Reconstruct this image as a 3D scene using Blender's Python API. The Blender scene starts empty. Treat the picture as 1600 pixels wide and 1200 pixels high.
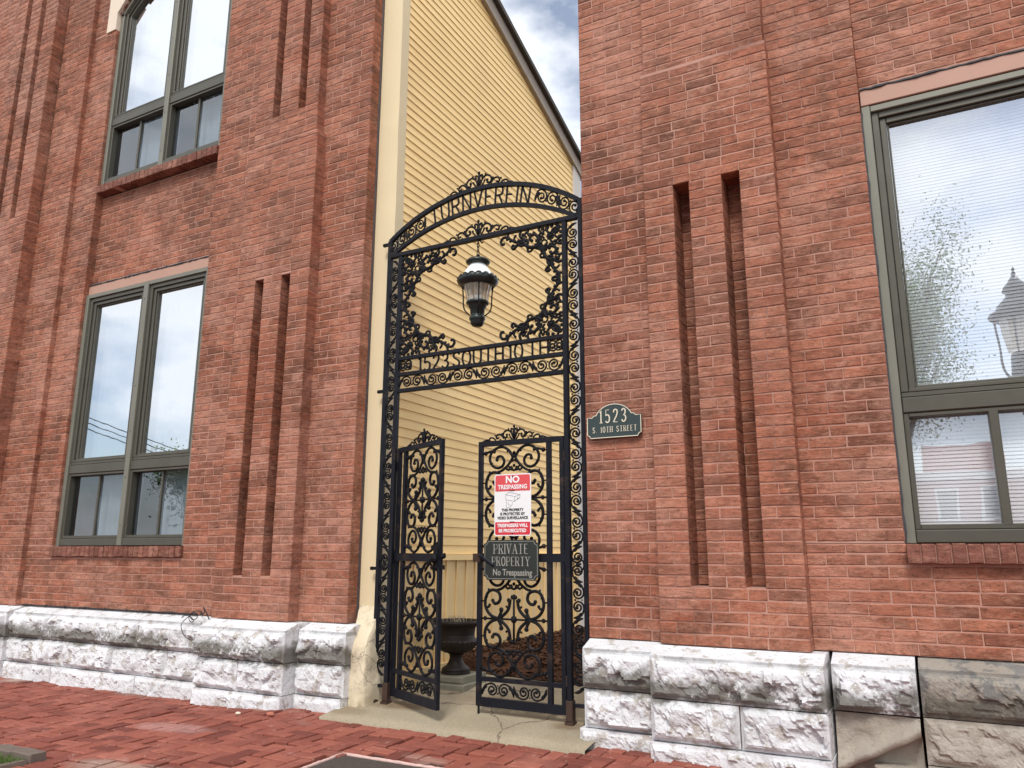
import bpy, math, random
from mathutils import Vector, Matrix, noise
random.seed(11)
rad = math.radians
scene = bpy.context.scene
col = scene.collection

# ------------------------------------------------------------------ camera, sky, sun, exposure
FPX, YAW, PITCH, ROLL, EYE = 1207.4, 0.49356, 0.21517, 0.0023, 1.15
cam_data = bpy.data.cameras.new('camera')
cam = bpy.data.objects.new('camera', cam_data); col.objects.link(cam)
fwd = Vector((-math.sin(YAW)*math.cos(PITCH), math.cos(YAW)*math.cos(PITCH), math.sin(PITCH)))
rgt = Vector((math.cos(YAW), math.sin(YAW), 0)); upv = rgt.cross(fwd)
c_, s_ = math.cos(ROLL), math.sin(ROLL)
rr, uu = rgt*c_ + upv*s_, -rgt*s_ + upv*c_
cam.matrix_world = Matrix(((rr.x, uu.x, -fwd.x, 0), (rr.y, uu.y, -fwd.y, 0), (rr.z, uu.z, -fwd.z, EYE), (0, 0, 0, 1)))
cam_data.sensor_width = 36; cam_data.lens = FPX/1600*36
cam_data.clip_start = 0.05; cam_data.clip_end = 1500
scene.camera = cam

SUN_EL, SUN_AZ = rad(52), rad(163)      # azimuth of the sun measured clockwise from +Y
world = bpy.data.worlds.new('World'); scene.world = world; world.use_nodes = True
wn, wl = world.node_tree.nodes, world.node_tree.links
wn.clear()
out = wn.new('ShaderNodeOutputWorld'); bg = wn.new('ShaderNodeBackground'); bg.inputs['Strength'].default_value = 0.115
sky = wn.new('ShaderNodeTexSky'); sky.sky_type = 'NISHITA'; sky.sun_disc = False
sky.sun_elevation = SUN_EL; sky.sun_rotation = SUN_AZ
tc = wn.new('ShaderNodeTexCoord'); mp = wn.new('ShaderNodeMapping'); mp.inputs['Scale'].default_value = (1, 1, 2.2)
mp.inputs['Location'].default_value = (3.1, 0.4, 0.7)
nz = wn.new('ShaderNodeTexNoise'); nz.inputs['Scale'].default_value = 2.4; nz.inputs['Detail'].default_value = 7; nz.inputs['Roughness'].default_value = .55
rp = wn.new('ShaderNodeValToRGB'); rp.color_ramp.elements[0].position = .36; rp.color_ramp.elements[1].position = .51; rp.color_ramp.elements[0].color = (.20, .14, .14, 1)
nz2 = wn.new('ShaderNodeTexNoise'); nz2.inputs['Scale'].default_value = 5; nz2.inputs['Detail'].default_value = 6
cl = wn.new('ShaderNodeMix'); cl.data_type = 'RGBA'; cl.inputs[6].default_value = (7.3, 7.7, 8.4, 1); cl.inputs[7].default_value = (9.6, 9.65, 9.7, 1)
mx = wn.new('ShaderNodeMix'); mx.data_type = 'RGBA'
wl.new(tc.outputs['Generated'], mp.inputs[0]); wl.new(mp.outputs[0], nz.inputs['Vector']); wl.new(mp.outputs[0], nz2.inputs['Vector'])
wl.new(nz.outputs['Fac'], rp.inputs[0]); wl.new(nz2.outputs['Fac'], cl.inputs[0])
wl.new(rp.outputs[0], mx.inputs[0]); wl.new(sky.outputs[0], mx.inputs[6]); wl.new(cl.outputs[2], mx.inputs[7])
wl.new(mx.outputs[2], bg.inputs[0]); wl.new(bg.outputs[0], out.inputs[0])

sd = bpy.data.lights.new('sun', 'SUN'); sd.energy = 1.9; sd.angle = rad(15); sd.color = (1, .95, .88)
sun = bpy.data.objects.new('sun', sd); col.objects.link(sun)
sdir = Vector((math.sin(SUN_AZ)*math.cos(SUN_EL), math.cos(SUN_AZ)*math.cos(SUN_EL), math.sin(SUN_EL)))
sun.rotation_euler = sdir.to_track_quat('Z', 'Y').to_euler()
scene.view_settings.view_transform = 'Standard'; scene.view_settings.look = 'None'
scene.view_settings.gamma = 1; scene.view_settings.use_curve_mapping = False
scene.view_settings.exposure = 0.48

# ------------------------------------------------------------------ helpers
def pix(x, y, z):
    q = Vector((x, y, z-EYE)); w = q.dot(fwd)
    if w < .2: return None
    return 800+FPX*q.dot(rr)/w, 600-FPX*q.dot(uu)/w, w
def importance(x, y, z, a):
    p = pix(x, y, z)
    if not p or not (-10 < p[0] < 1610 and -10 < p[1] < 1210): return 0
    return a/(p[2]*p[2])

class M:
    def __init__(s): s.v, s.f, s.mi, s.cur = [], [], [], 0
    def add(s, vs, fs):
        n = len(s.v); s.v += [tuple(p) for p in vs]; s.f += [tuple(i+n for i in f) for f in fs]; s.mi += [s.cur]*len(fs); return s
    def box(s, x0, x1, y0, y1, z0, z1):
        return s.add([(x0,y0,z0),(x1,y0,z0),(x1,y1,z0),(x0,y1,z0),(x0,y0,z1),(x1,y0,z1),(x1,y1,z1),(x0,y1,z1)],
                     [(0,3,2,1),(4,5,6,7),(0,1,5,4),(1,2,6,5),(2,3,7,6),(3,0,4,7)])
    def cbox(s, x0, x1, y0, y1, z0, z1, c=.004):      # box with chamfered front and back edges on its -y face
        a = [(x0,z0),(x1,z0),(x1,z1),(x0,z1)]; b = [(x0+c,z0+c),(x1-c,z0+c),(x1-c,z1-c),(x0+c,z1-c)]
        vs = [(x,y0,z) for x,z in b]+[(x,y0+c,z) for x,z in a]+[(x,y1,z) for x,z in a]
        fs = [(0,1,2,3)]
        for i in range(4):
            j = (i+1) % 4
            fs += [(i,i+4,j+4,j),(i+4,i+8,j+8,j+4)]
        fs.append((11,10,9,8))
        return s.add(vs, fs)
    def rbrick(s, x0, x1, y0, y1, z0, z1, r, c=.004, j=.0022):   # brick with a worn, uneven face outline
        n = 4 if x1-x0 > .13 else 2
        o = [(x0+(x1-x0)*i/n, z0) for i in range(n)]+[(x1, z0)]+[(x1, (z0+z1)/2)]+[(x1-(x1-x0)*i/n, z1) for i in range(n)]+[(x0, z1)]+[(x0, (z0+z1)/2)]
        cx, cz = (x0+x1)/2, (z0+z1)/2; k = len(o); f = []
        for x, z in o:
            sx = (x > cx+1e-5)-(x < cx-1e-5); sz = (z > cz+1e-5)-(z < cz-1e-5)
            cc = c*r.uniform(.5, 1.7)
            f.append((x-sx*cc*(abs(x-cx) > (x1-x0)*.45)+r.uniform(-j, j)*.4, y0+r.uniform(-.0008, .0008), z-sz*cc))
        mid = [(x, y0+c*1.1, z) for x, z in o]; bk = [(x, y1, z) for x, z in o]
        fs = [tuple(range(k))]
        for i in range(k):
            q = (i+1) % k; fs += [(i, i+k, q+k, q), (i+k, i+2*k, q+2*k, q+k)]
        return s.add(f+mid+bk, fs)
    def tube(s, pts, r, sides=6, N=None, flat=1.0, caps=True, close=False):
        n = len(pts); pts = [Vector(p) for p in pts]; vs = []; fs = []
        for i, p in enumerate(pts):
            a = pts[(i-1) % n] if (close or i > 0) else pts[i]
            b = pts[(i+1) % n] if (close or i < n-1) else pts[i]
            T = (b-a); T = T.normalized() if T.length > 1e-9 else Vector((0,0,1))
            B = Vector(N) if N is not None else (Vector((0,0,1)) if abs(T.z) < .9 else Vector((0,1,0)))
            S = T.cross(B).normalized(); B = S.cross(T).normalized()
            ri = r[i] if isinstance(r, (list, tuple)) else r
            for k in range(sides):
                an = 2*math.pi*(k+.5)/sides
                vs.append(p+S*(math.cos(an)*ri)+B*(math.sin(an)*ri*flat))
        for i in range(n if close else n-1):
            for k in range(sides):
                k2 = (k+1) % sides; i2 = (i+1) % n
                fs.append((i*sides+k, i*sides+k2, i2*sides+k2, i2*sides+k))
        if caps and not close:
            fs.append(tuple(reversed(range(sides)))); fs.append(tuple((n-1)*sides+k for k in range(sides)))
        return s.add(vs, fs)
    def blob(s, c, rx, ry=None, rz=None, seg=7, rings=4):
        ry = ry or rx; rz = rz or rx; vs = [(c[0],c[1],c[2]+rz)]; fs = []
        for i in range(1, rings):
            a = math.pi*i/rings
            for k in range(seg):
                b = 2*math.pi*k/seg
                vs.append((c[0]+rx*math.sin(a)*math.cos(b), c[1]+ry*math.sin(a)*math.sin(b), c[2]+rz*math.cos(a)))
        vs.append((c[0],c[1],c[2]-rz)); L = len(vs)-1
        for k in range(seg):
            fs.append((0, 1+k, 1+(k+1) % seg)); q = 1+(rings-2)*seg
            fs.append((L, q+(k+1) % seg, q+k))
        for i in range(rings-2):
            for k in range(seg):
                a = 1+i*seg; b = a+seg; k2 = (k+1) % seg
                fs.append((a+k, b+k, b+k2, a+k2))
        return s.add(vs, fs)
    def lathe(s, c, prof, seg=24, wob=None):
        vs = []; fs = []
        for j, (r, z) in enumerate(prof):
            for k in range(seg):
                a = 2*math.pi*k/seg; q = r*(wob(j, k) if wob else 1)
                vs.append((c[0]+q*math.cos(a), c[1]+q*math.sin(a), c[2]+z))
        for j in range(len(prof)-1):
            for k in range(seg):
                k2 = (k+1) % seg; fs.append((j*seg+k, j*seg+k2, (j+1)*seg+k2, (j+1)*seg+k))
        return s.add(vs, fs)
    def prism(s, poly, y0, y1):       # polygon in x,z extruded along y
        n = len(poly)
        return s.add([(x,y0,z) for x,z in poly]+[(x,y1,z) for x,z in poly],
                     [tuple(range(n)), tuple(reversed(range(n, 2*n)))]+[(i+n, (i+1) % n+n, (i+1) % n, i) for i in range(n)])
    def mesh(s, name, mats, smooth=False):
        me = bpy.data.meshes.new(name); me.from_pydata(s.v, [], s.f)
        for m in (mats if isinstance(mats, (list, tuple)) else [mats]): me.materials.append(m)
        if any(s.mi): me.polygons.foreach_set('material_index', s.mi)
        if smooth: me.polygons.foreach_set('use_smooth', [True]*len(s.f))
        me.update(); return me
def link(name, me, parent=None, loc=(0,0,0), **kw):
    o = bpy.data.objects.new(name, me); col.objects.link(o); o.location = loc
    if parent: o.parent = parent
    for k, v in kw.items(): o[k] = v
    return o
def put(m, name, mat, parent=None, smooth=False, **kw):
    return link(name, m.mesh(name, mat, smooth), parent, **kw)
def thing(name, label, cat, loc=(0,0,0), group=None):
    o = bpy.data.objects.new(name, None); col.objects.link(o); o.location = loc; o.empty_display_size = .1
    o['label'] = label; o['category'] = cat
    if group: o['group'] = group
    return o
def crom(pts, n=6):
    P = [pts[0]]+list(pts)+[pts[-1]]; o = []
    for i in range(1, len(P)-2):
        for k in range(n):
            t = k/n; a, b, c, d = P[i-1], P[i], P[i+1], P[i+2]
            o.append(tuple(.5*((2*b[j])+(-a[j]+c[j])*t+(2*a[j]-5*b[j]+4*c[j]-d[j])*t*t+(-a[j]+3*b[j]-3*c[j]+d[j])*t**3) for j in range(len(b))))
    o.append(tuple(pts[-1])); return o

# ------------------------------------------------------------------ materials
class Nt:
    def __init__(s, name):
        s.m = bpy.data.materials.new(name); s.m.use_nodes = True; s.n = s.m.node_tree.nodes; s.l = s.m.node_tree.links
        s.b = s.n['Principled BSDF']; s.pos = s.n.new('ShaderNodeNewGeometry').outputs['Position']
    def link(s, a, b): s.l.new(a, b)
    def noise(s, scale, detail=4, rough=.55, sc=(1,1,1), off=(0,0,0), dist=0):
        mp = s.n.new('ShaderNodeMapping'); mp.inputs['Scale'].default_value = sc; mp.inputs['Location'].default_value = off
        s.link(s.pos, mp.inputs[0]); t = s.n.new('ShaderNodeTexNoise'); s.link(mp.outputs[0], t.inputs['Vector'])
        t.inputs['Scale'].default_value = scale; t.inputs['Detail'].default_value = detail; t.inputs['Roughness'].default_value = rough
        t.inputs['Distortion'].default_value = dist
        return t.outputs['Fac']
    def ramp(s, fac, p0, p1, c0=(0,0,0,1), c1=(1,1,1,1)):
        r = s.n.new('ShaderNodeValToRGB'); e = r.color_ramp.elements; e[0].position = p0; e[1].position = p1; e[0].color = c0; e[1].color = c1
        s.link(fac, r.inputs[0]); return r.outputs[0]
    def ramps(s, fac, stops):
        r = s.n.new('ShaderNodeValToRGB'); e = r.color_ramp.elements
        for i, (p, c) in enumerate(stops):
            q = e[i] if i < 2 else e.new(p)
            q.position = p; q.color = (*c, 1)
        s.link(fac, r.inputs[0]); return r.outputs[0]
    def mix(s, fac, a, b, mode='MIX'):
        m = s.n.new('ShaderNodeMix'); m.data_type = 'RGBA'; m.blend_type = mode
        for i, v in ((0, fac), (6, a), (7, b)):
            if hasattr(v, 'links'): s.link(v, m.inputs[i])
            elif i == 0: m.inputs[0].default_value = v
            else: m.inputs[i].default_value = (*v, 1)
        return m.outputs[2]
    def lin(s, v, a, b):      # 0 at a, 1 at b, clamped (a may exceed b)
        return s.math('MULTIPLY', s.math('SUBTRACT', v, a), 1/(b-a), True)
    def math(s, op, a, b=0.0, clamp=False):
        m = s.n.new('ShaderNodeMath'); m.operation = op; m.use_clamp = clamp
        for i, v in ((0, a), (1, b)):
            if hasattr(v, 'links'): s.link(v, m.inputs[i])
            else: m.inputs[i].default_value = v
        return m.outputs[0]
    def rand(s):      # one value per piece: objects differ, islands of a joined mesh differ
        oi = s.n.new('ShaderNodeObjectInfo'); g = s.n.new('ShaderNodeNewGeometry')
        return s.math('FRACT', s.math('ADD', oi.outputs['Random'], g.outputs['Random Per Island']))
    def z(s):
        x = s.n.new('ShaderNodeSeparateXYZ'); s.link(s.pos, x.inputs[0]); return x.outputs[2]
    def bump(s, h, strength=.4, dist=.01, prev=None):
        b = s.n.new('ShaderNodeBump'); b.inputs['Strength'].default_value = strength; b.inputs['Distance'].default_value = dist
        s.link(h, b.inputs['Height'])
        if prev is not None: s.link(prev, b.inputs['Normal'])
        s.link(b.outputs[0], s.b.inputs['Normal']); return b.outputs[0]
    def fin(s, colr, rough=.8, metal=0, spec=.3):
        if hasattr(colr, 'links'): s.link(colr, s.b.inputs['Base Color'])
        else: s.b.inputs['Base Color'].default_value = (*colr, 1)
        if hasattr(rough, 'links'): s.link(rough, s.b.inputs['Roughness'])
        else: s.b.inputs['Roughness'].default_value = rough
        s.b.inputs['Metallic'].default_value = metal; s.b.inputs['Specular IOR Level'].default_value = spec
        return s.m
def simple(name, c, rough=.6, metal=0, spec=.4, var=.15, scale=14, bump=.15):
    t = Nt(name); n = t.noise(scale, 5)
    dark = tuple(v*(1-var) for v in c); lite = tuple(min(1, v*(1+var)) for v in c)
    col_ = t.mix(n, dark, lite)
    if bump: t.bump(t.noise(scale*6, 4), bump, .003)
    return t.fin(col_, rough, metal, spec)

def brick_mat(name, stops, dark=(.115, .050, .031), pink=(.53, .265, .19), patch=1.0):
    t = Nt(name); r = t.rand()
    c = t.ramps(r, stops)
    # broad blotches of soot and of pale bloom, bound to the wall, with ragged edges
    rs = t.math('FRACT', t.math('MULTIPLY', r, 7.31)); rq = t.math('FRACT', t.math('MULTIPLY', r, 13.77))
    soot = t.ramp(t.noise(1.5, 9, .75, (1, 1, .75)), .49, .57)
    c = t.mix(t.math('MULTIPLY', soot, t.math('ADD', t.math('MULTIPLY', rs, .45), .25*patch)), c, dark)
    c = t.mix(t.math('MULTIPLY', t.ramp(t.noise(6, 8, .78, (.7, 1, 1.6), (9, 1, 3)), .50, .58), .50*patch), c, dark)
    # single bricks that were burnt darker, only inside some stretches of wall
    dk = t.math('MULTIPLY', t.ramp(rs, .66, .80), t.ramp(t.noise(.9, 4, .6, off=(7, 2, 4)), .44, .54))
    c = t.mix(t.math('MULTIPLY', dk, .42*patch), c, dark)
    bl = t.ramp(t.noise(1.15, 9, .75, (1, 1, 1.1), (3, 8, 5)), .50, .57)
    c = t.mix(t.math('MULTIPLY', bl, t.math('ADD', t.math('MULTIPLY', rq, .5), .20*patch)), c, pink)
    big = t.ramp(t.noise(.62, 6, .7, (1, 1, 1.2), (11, 3, 6)), .47, .60); c = t.mix(t.math("MULTIPLY", big, .20*patch), c, pink)
    # streaks, scuffs and worn skin inside a brick
    sc = t.noise(12, 10, .80, (.8, 1, 2.6)); c = t.mix(t.math('MULTIPLY', t.ramp(sc, .47, .60), .50), c, dark)
    wt = t.noise(14, 10, .82, (.8, 1, 2.0), (5, 0, 9)); c = t.mix(t.math('MULTIPLY', t.ramp(wt, .51, .64), .40), c, (.60, .34, .24))
    c = t.mix(t.math('MULTIPLY', t.ramp(t.noise(40, 6, .85, off=(2, 2, 2)), .55, .62), .6), c, (.06, .028, .02))
    b = t.bump(t.noise(60, 6, .72, (1, 1, 1.6)), .8, .005); t.bump(t.noise(13, 6, .66, (.7, .7, 2.2)), .8, .012, b)
    return t.fin(c, t.math('ADD', t.math('MULTIPLY', sc, .3), .55), 0, .22)
RED = [(0, (.29, .095, .053)), (.25, (.37, .128, .073)), (.6, (.45, .170, .100)), (.85, (.36, .118, .067)), (1, (.23, .080, .048))]
mat_brick = brick_mat('painted_red_brick', RED)
mat_brick_sill = brick_mat('dark_red_sill_brick', [(0, (.17, .060, .045)), (.5, (.23, .08, .058)), (1, (.19, .066, .05))], patch=.6)
def mortar_mat():
    t = Nt('worn_mortar')
    c = t.mix(t.noise(5, 6), (.36, .17, .125), (.56, .335, .265)); c = t.mix(t.math('MULTIPLY', t.ramp(t.noise(1.2, 5), .5, .65), .6), c, (.20, .10, .08))
    t.bump(t.noise(120, 4), .6, .004); return t.fin(c, .9)
mat_mortar = mortar_mat()
def stone_mat(name, base, low, dirt=1.0, thr=.5):
    t = Nt(name); z = t.z()
    c = t.mix(t.ramp(t.noise(3.5, 6), .35, .7), low, base)
    # flaking whitewash: bare grey and tan stone shows in patches
    c = t.mix(t.math('MULTIPLY', t.ramp(t.noise(9, 8, .7), thr, thr+.05), .7), c, (.40, .35, .29))
    # black-grey crust on the upper course, a lichen band of ragged outline
    zw = t.math('ADD', z, t.math('MULTIPLY', t.math('SUBTRACT', t.noise(6, 6, .7, off=(3, 3, 3)), .5), .22))
    band = t.math('MULTIPLY', t.lin(zw, .29, .33), t.lin(zw, .475, .415))
    nn = t.math('ADD', t.math('MULTIPLY', t.noise(1.6, 5, .6, (1, 1, .8), (1, 4, 2)), .62), t.math('MULTIPLY', t.noise(24, 9, .8, off=(6, 1, 1)), .38))
    crust = t.math('MULTIPLY', band, t.ramp(nn, .415, .455))
    c = t.mix(t.math('MULTIPLY', crust, .85*dirt), c, (.115, .105, .082))
    # grey line of dirt under the wash
    ln = t.math('MULTIPLY', t.math('MULTIPLY', t.lin(z, .530, .540), t.lin(z, .566, .560)), t.ramp(t.noise(7, 5), .35, .6))
    c = t.mix(t.math('MULTIPLY', ln, .55), c, (.2, .2, .19))
    c = t.mix(t.math('MULTIPLY', t.ramp(t.noise(38, 8, .75), .58, .64), .6), c, (.22, .20, .175))
    b = t.bump(t.noise(45, 8, .7), .55, .008); t.bump(t.noise(16, 9, .72), .9, .022, b)
    return t.fin(c, .85, 0, .25)
mat_stone = stone_mat('whitewashed_limestone', (.80, .81, .84), (.66, .665, .68), 1.0, .55)
mat_stone_dark = stone_mat('sooty_limestone', (.30, .29, .275), (.17, .165, .155), 1.0, .45)
mat_stone_tan = stone_mat('bare_tan_limestone', (.52, .475, .41), (.40, .355, .295), .4, .5)
mat_lintel = simple('painted_terracotta_lintel', (.46, .27, .205), .6, var=.08, scale=4, bump=.25)
mat_cream_stone = simple('cream_limestone', (.74, .62, .50), .8, var=.08, scale=6)
mat_caulk = simple('black_sealant', (.045, .047, .055), .6, var=.3)
mat_frame = simple('bronze_grey_window_metal', (.088, .083, .064), .45, .25, .5, .22, 5, .06)
mat_frame_light = simple('weathered_olive_window_metal', (.19, .186, .15), .5, .2, .5, .16, 4, .06)
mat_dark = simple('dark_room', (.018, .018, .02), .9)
mat_blind = simple('white_blind_slats', (.88, .89, .91), .6, var=.03, bump=0)
mat_curtain = simple('pale_curtain', (.62, .65, .68), .8, var=.12, scale=7, bump=.3)
def glass_mat(name, refl, tint=(.93, .96, 1), wav=.012, trans=(.85, .9, .92)):
    t = Nt(name); n = t.n; g = n.new('ShaderNodeBsdfGlossy'); g.inputs['Roughness'].default_value = .0; g.inputs['Color'].default_value = (*tint, 1)
    tr = n.new('ShaderNodeBsdfTransparent'); tr.inputs['Color'].default_value = (*trans, 1)
    mxs = n.new('ShaderNodeMixShader'); fr = n.new('ShaderNodeLayerWeight')
    f = t.math('ADD', t.math('MULTIPLY', t.math('POWER', fr.outputs['Facing'], 3.0), .5), refl, True)
    t.link(f, mxs.inputs[0]); t.link(tr.outputs[0], mxs.inputs[1]); t.link(g.outputs[0], mxs.inputs[2])
    b = n.new('ShaderNodeBump'); b.inputs['Strength'].default_value = wav; b.inputs['Distance'].default_value = .05
    t.link(t.noise(2.2, 2), b.inputs['Height']); t.link(b.outputs[0], g.inputs['Normal'])
    t.link(mxs.outputs[0], n['Material Output'].inputs[0]); return t.m
mat_pane = glass_mat('reflective_window_glass', .62)
mat_pane_low = glass_mat('lower_window_glass', .16, (.75, .8, .85), .03, (.5, .55, .58))
mat_pane_bright = glass_mat('right_lower_window_glass', .26, (.93, .96, 1), .02, (.96, .98, 1))
mat_pane_right = glass_mat('right_upper_window_glass', .50, (.93, .96, 1), .02, (.96, .98, 1))
def siding_mat(name, a, b):
    t = Nt(name); c = t.mix(t.rand(), a, b)
    c = t.mix(t.math('MULTIPLY', t.ramp(t.noise(1.6, 5), .5, .75), .25), c, (.62, .43, .22))
    c = t.mix(t.math('MULTIPLY', t.ramp(t.noise(26, 5, .7), .66, .70), .5), c, (.34, .24, .13))
    b = t.bump(t.noise(8, 5, .6, (1, .4, 12)), .15, .004); t.bump(t.noise(1.8, 3, .5, (1, 1, 3)), .35, .02, b); return t.fin(c, .55, 0, .35)
mat_siding = siding_mat('yellow_painted_siding', (.94, .665, .285), (.97, .71, .33))
mat_board = siding_mat('tan_painted_board', (.78, .565, .27), (.83, .61, .31))
mat_trim = simple('cream_painted_trim', (.74, .62, .40), .7, var=.07, scale=3, bump=.3)
mat_corner = simple('pale_grey_trim', (.62, .58, .54), .6, var=.06)
def stucco_mat():
    t = Nt('cracked_cream_stucco'); z = t.z()
    c = t.mix(t.noise(4, 6), (.60, .50, .34), (.74, .66, .50)); c = t.mix(t.ramp(t.noise(7, 8, .7), .52, .66), c, (.36, .31, .23))
    v = t.n.new('ShaderNodeTexVoronoi'); v.feature = 'DISTANCE_TO_EDGE'; v.inputs['Scale'].default_value = 3.2
    mp = t.n.new('ShaderNodeMapping'); t.link(t.pos, mp.inputs[0])
    ad = t.mix(.08, mp.outputs[0], t.n.new('ShaderNodeTexNoise').outputs['Color']); t.link(ad, v.inputs['Vector'])
    cr = t.ramp(v.outputs['Distance'], .0, .012, (1,1,1,1), (0,0,0,1)); c = t.mix(t.math('MULTIPLY', cr, .75), c, (.16, .13, .10))
    t.bump(t.noise(30, 7, .7), .7, .008); return t.fin(c, .9)
mat_stucco = stucco_mat()
mat_roof = simple('dark_roof_edge', (.07, .06, .05), .8, var=.3)
def iron_mat():
    t = Nt('black_painted_iron'); c = t.mix(t.noise(9, 5), (.0035, .0035, .005), (.009, .009, .012))
    c = t.mix(t.math('MULTIPLY', t.ramp(t.noise(14, 7, .7), .58, .70), .55), c, (.085, .045, .030))
    t.bump(t.noise(90, 5), .35, .003); return t.fin(c, t.math('ADD', t.math('MULTIPLY', t.noise(20, 3), .3), .42), 0, .17)
mat_iron = iron_mat()
def ironbar_mat():
    t = Nt('blue_black_painted_bar'); c = t.mix(t.noise(6, 5), (.004, .0045, .008), (.011, .013, .020))
    c = t.mix(t.math('MULTIPLY', t.ramp(t.noise(5, 7, .7, (1, 1, 2)), .56, .70), .6), c, (.075, .045, .032))
    t.bump(t.noise(80, 5), .3, .003); return t.fin(c, t.math('ADD', t.math('MULTIPLY', t.noise(16, 3), .3), .40), 0, .2)
mat_bar = ironbar_mat()
mat_rust = simple('rusty_iron', (.060, .036, .027), .8, .1, .3, .35, 12, .5)
mat_lamp_green = simple('verdigris_black_lamp_metal', (.022, .030, .030), .35, .3, .5, .3, 18, .2)
mat_lamp_white = simple('pale_ribbed_shade', (.84, .85, .86), .35, 0, .5, .05, 10, 0)
def lampglass():
    t = Nt('clear_ribbed_lamp_glass'); n = t.n; g = n.new('ShaderNodeBsdfGlossy'); g.inputs['Roughness'].default_value = .12
    tr = n.new('ShaderNodeBsdfTransparent'); tr.inputs['Color'].default_value = (.97, .92, .82, 1)
    df = n.new('ShaderNodeBsdfTranslucent'); df.inputs['Color'].default_value = (.95, .90, .80, 1)
    a = n.new('ShaderNodeMixShader'); a.inputs[0].default_value = .6; b = n.new('ShaderNodeMixShader'); b.inputs[0].default_value = .22
    t.link(tr.outputs[0], a.inputs[1]); t.link(df.outputs[0], a.inputs[2]); t.link(a.outputs[0], b.inputs[1]); t.link(g.outputs[0], b.inputs[2])
    t.link(b.outputs[0], n['Material Output'].inputs[0]); return t.m
mat_lampglass = lampglass()
mat_sign_white = simple('white_sign_face', (.80, .80, .81), .4, var=.02, bump=0)
mat_sign_red = simple('red_sign_print', (.62, .030, .045), .4, var=.05, bump=0)
mat_sign_redfaded = simple('faded_red_sign_print', (.66, .075, .085), .4, var=.08, bump=0)
mat_black_print = simple('black_print', (.02, .02, .022), .5, var=.1, bump=0)
mat_green = simple('dark_green_plaque_enamel', (.022, .040, .038), .35, 0, .5, .12, 8, .05)
mat_plaque_dark = simple('dark_bronze_sign_enamel', (.022, .026, .022), .3, .2, .5, .25, 8, .1)
mat_gold = simple('pale_raised_letter_paint', (.72, .66, .52), .5, var=.05, bump=0)
mat_silver = simple('dull_silver_lettering', (.36, .35, .31), .4, .3, .5, .12, 20, 0)
mat_urn = simple('dark_cast_iron_urn', (.022, .015, .012), .55, .2, .4, .4, 16, .5)
mat_plinth = simple('mossy_grey_plinth', (.22, .21, .16), .9, 0, .2, .3, 9, .6)
mat_twig = simple('dry_twigs', (.42, .34, .24), .9)
def concrete_mat(name, a, b, sp=(.20, .17, .12), stains=()):
    t = Nt(name); c = t.mix(t.noise(2.2, 6), a, b)
    c = t.mix(t.math('MULTIPLY', t.ramp(t.noise(85, 5, .85), .50, .58), .65), c, sp)
    c = t.mix(t.math('MULTIPLY', t.ramp(t.noise(1.0, 7, .65, off=(2, 5, 1)), .52, .66), .4), c, (.26, .20, .13))
    for ox, oy, sx, sy, st in stains:
        mp = t.n.new('ShaderNodeMapping'); mp.vector_type = 'TEXTURE'; mp.inputs['Location'].default_value = (ox, oy, 0); mp.inputs['Scale'].default_value = (sx, sy, 1000); t.link(t.pos, mp.inputs[0])
        ln = t.n.new('ShaderNodeVectorMath'); ln.operation = 'LENGTH'; t.link(mp.outputs[0], ln.inputs[0])
        e = t.math('ADD', ln.outputs['Value'], t.math('MULTIPLY', t.noise(9, 7, .7), 1.1)); c = t.mix(t.math('MULTIPLY', t.lin(e, 1.6, 1.0), st), c, (.14, .085, .045))
    if stains:
        v = t.n.new('ShaderNodeTexVoronoi'); v.feature = 'DISTANCE_TO_EDGE'; v.inputs['Scale'].default_value = .8
        nd = t.n.new('ShaderNodeTexNoise'); nd.inputs['Scale'].default_value = 5; nd.inputs['Detail'].default_value = 6; t.link(t.pos, nd.inputs['Vector'])
        t.link(t.mix(.16, t.pos, nd.outputs['Color']), v.inputs['Vector']); c = t.mix(t.math('MULTIPLY', t.ramp(v.outputs['Distance'], .0, .006, (1,1,1,1), (0,0,0,1)), .8), c, (.08, .06, .045))
    b_ = t.bump(t.noise(220, 3), .5, .003); t.bump(t.noise(14, 5), .3, .008, b_); return t.fin(c, .9, 0, .2)
mat_slab = concrete_mat('exposed_aggregate_slab', (.28, .235, .165), (.42, .355, .255), stains=((-3.55, 4.95, .30, .12, .7), (-2.22, 4.92, .16, .10, .6), (-2.9, 5.3, .5, .2, .35), (-3.9, 4.7, .2, .12, .4)))
mat_asphalt = concrete_mat('asphalt', (.045, .045, .047), (.065, .065, .066), (.10, .1, .1))
mat_kerb = concrete_mat('kerb_concrete', (.40, .38, .34), (.5, .48, .44))
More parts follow.
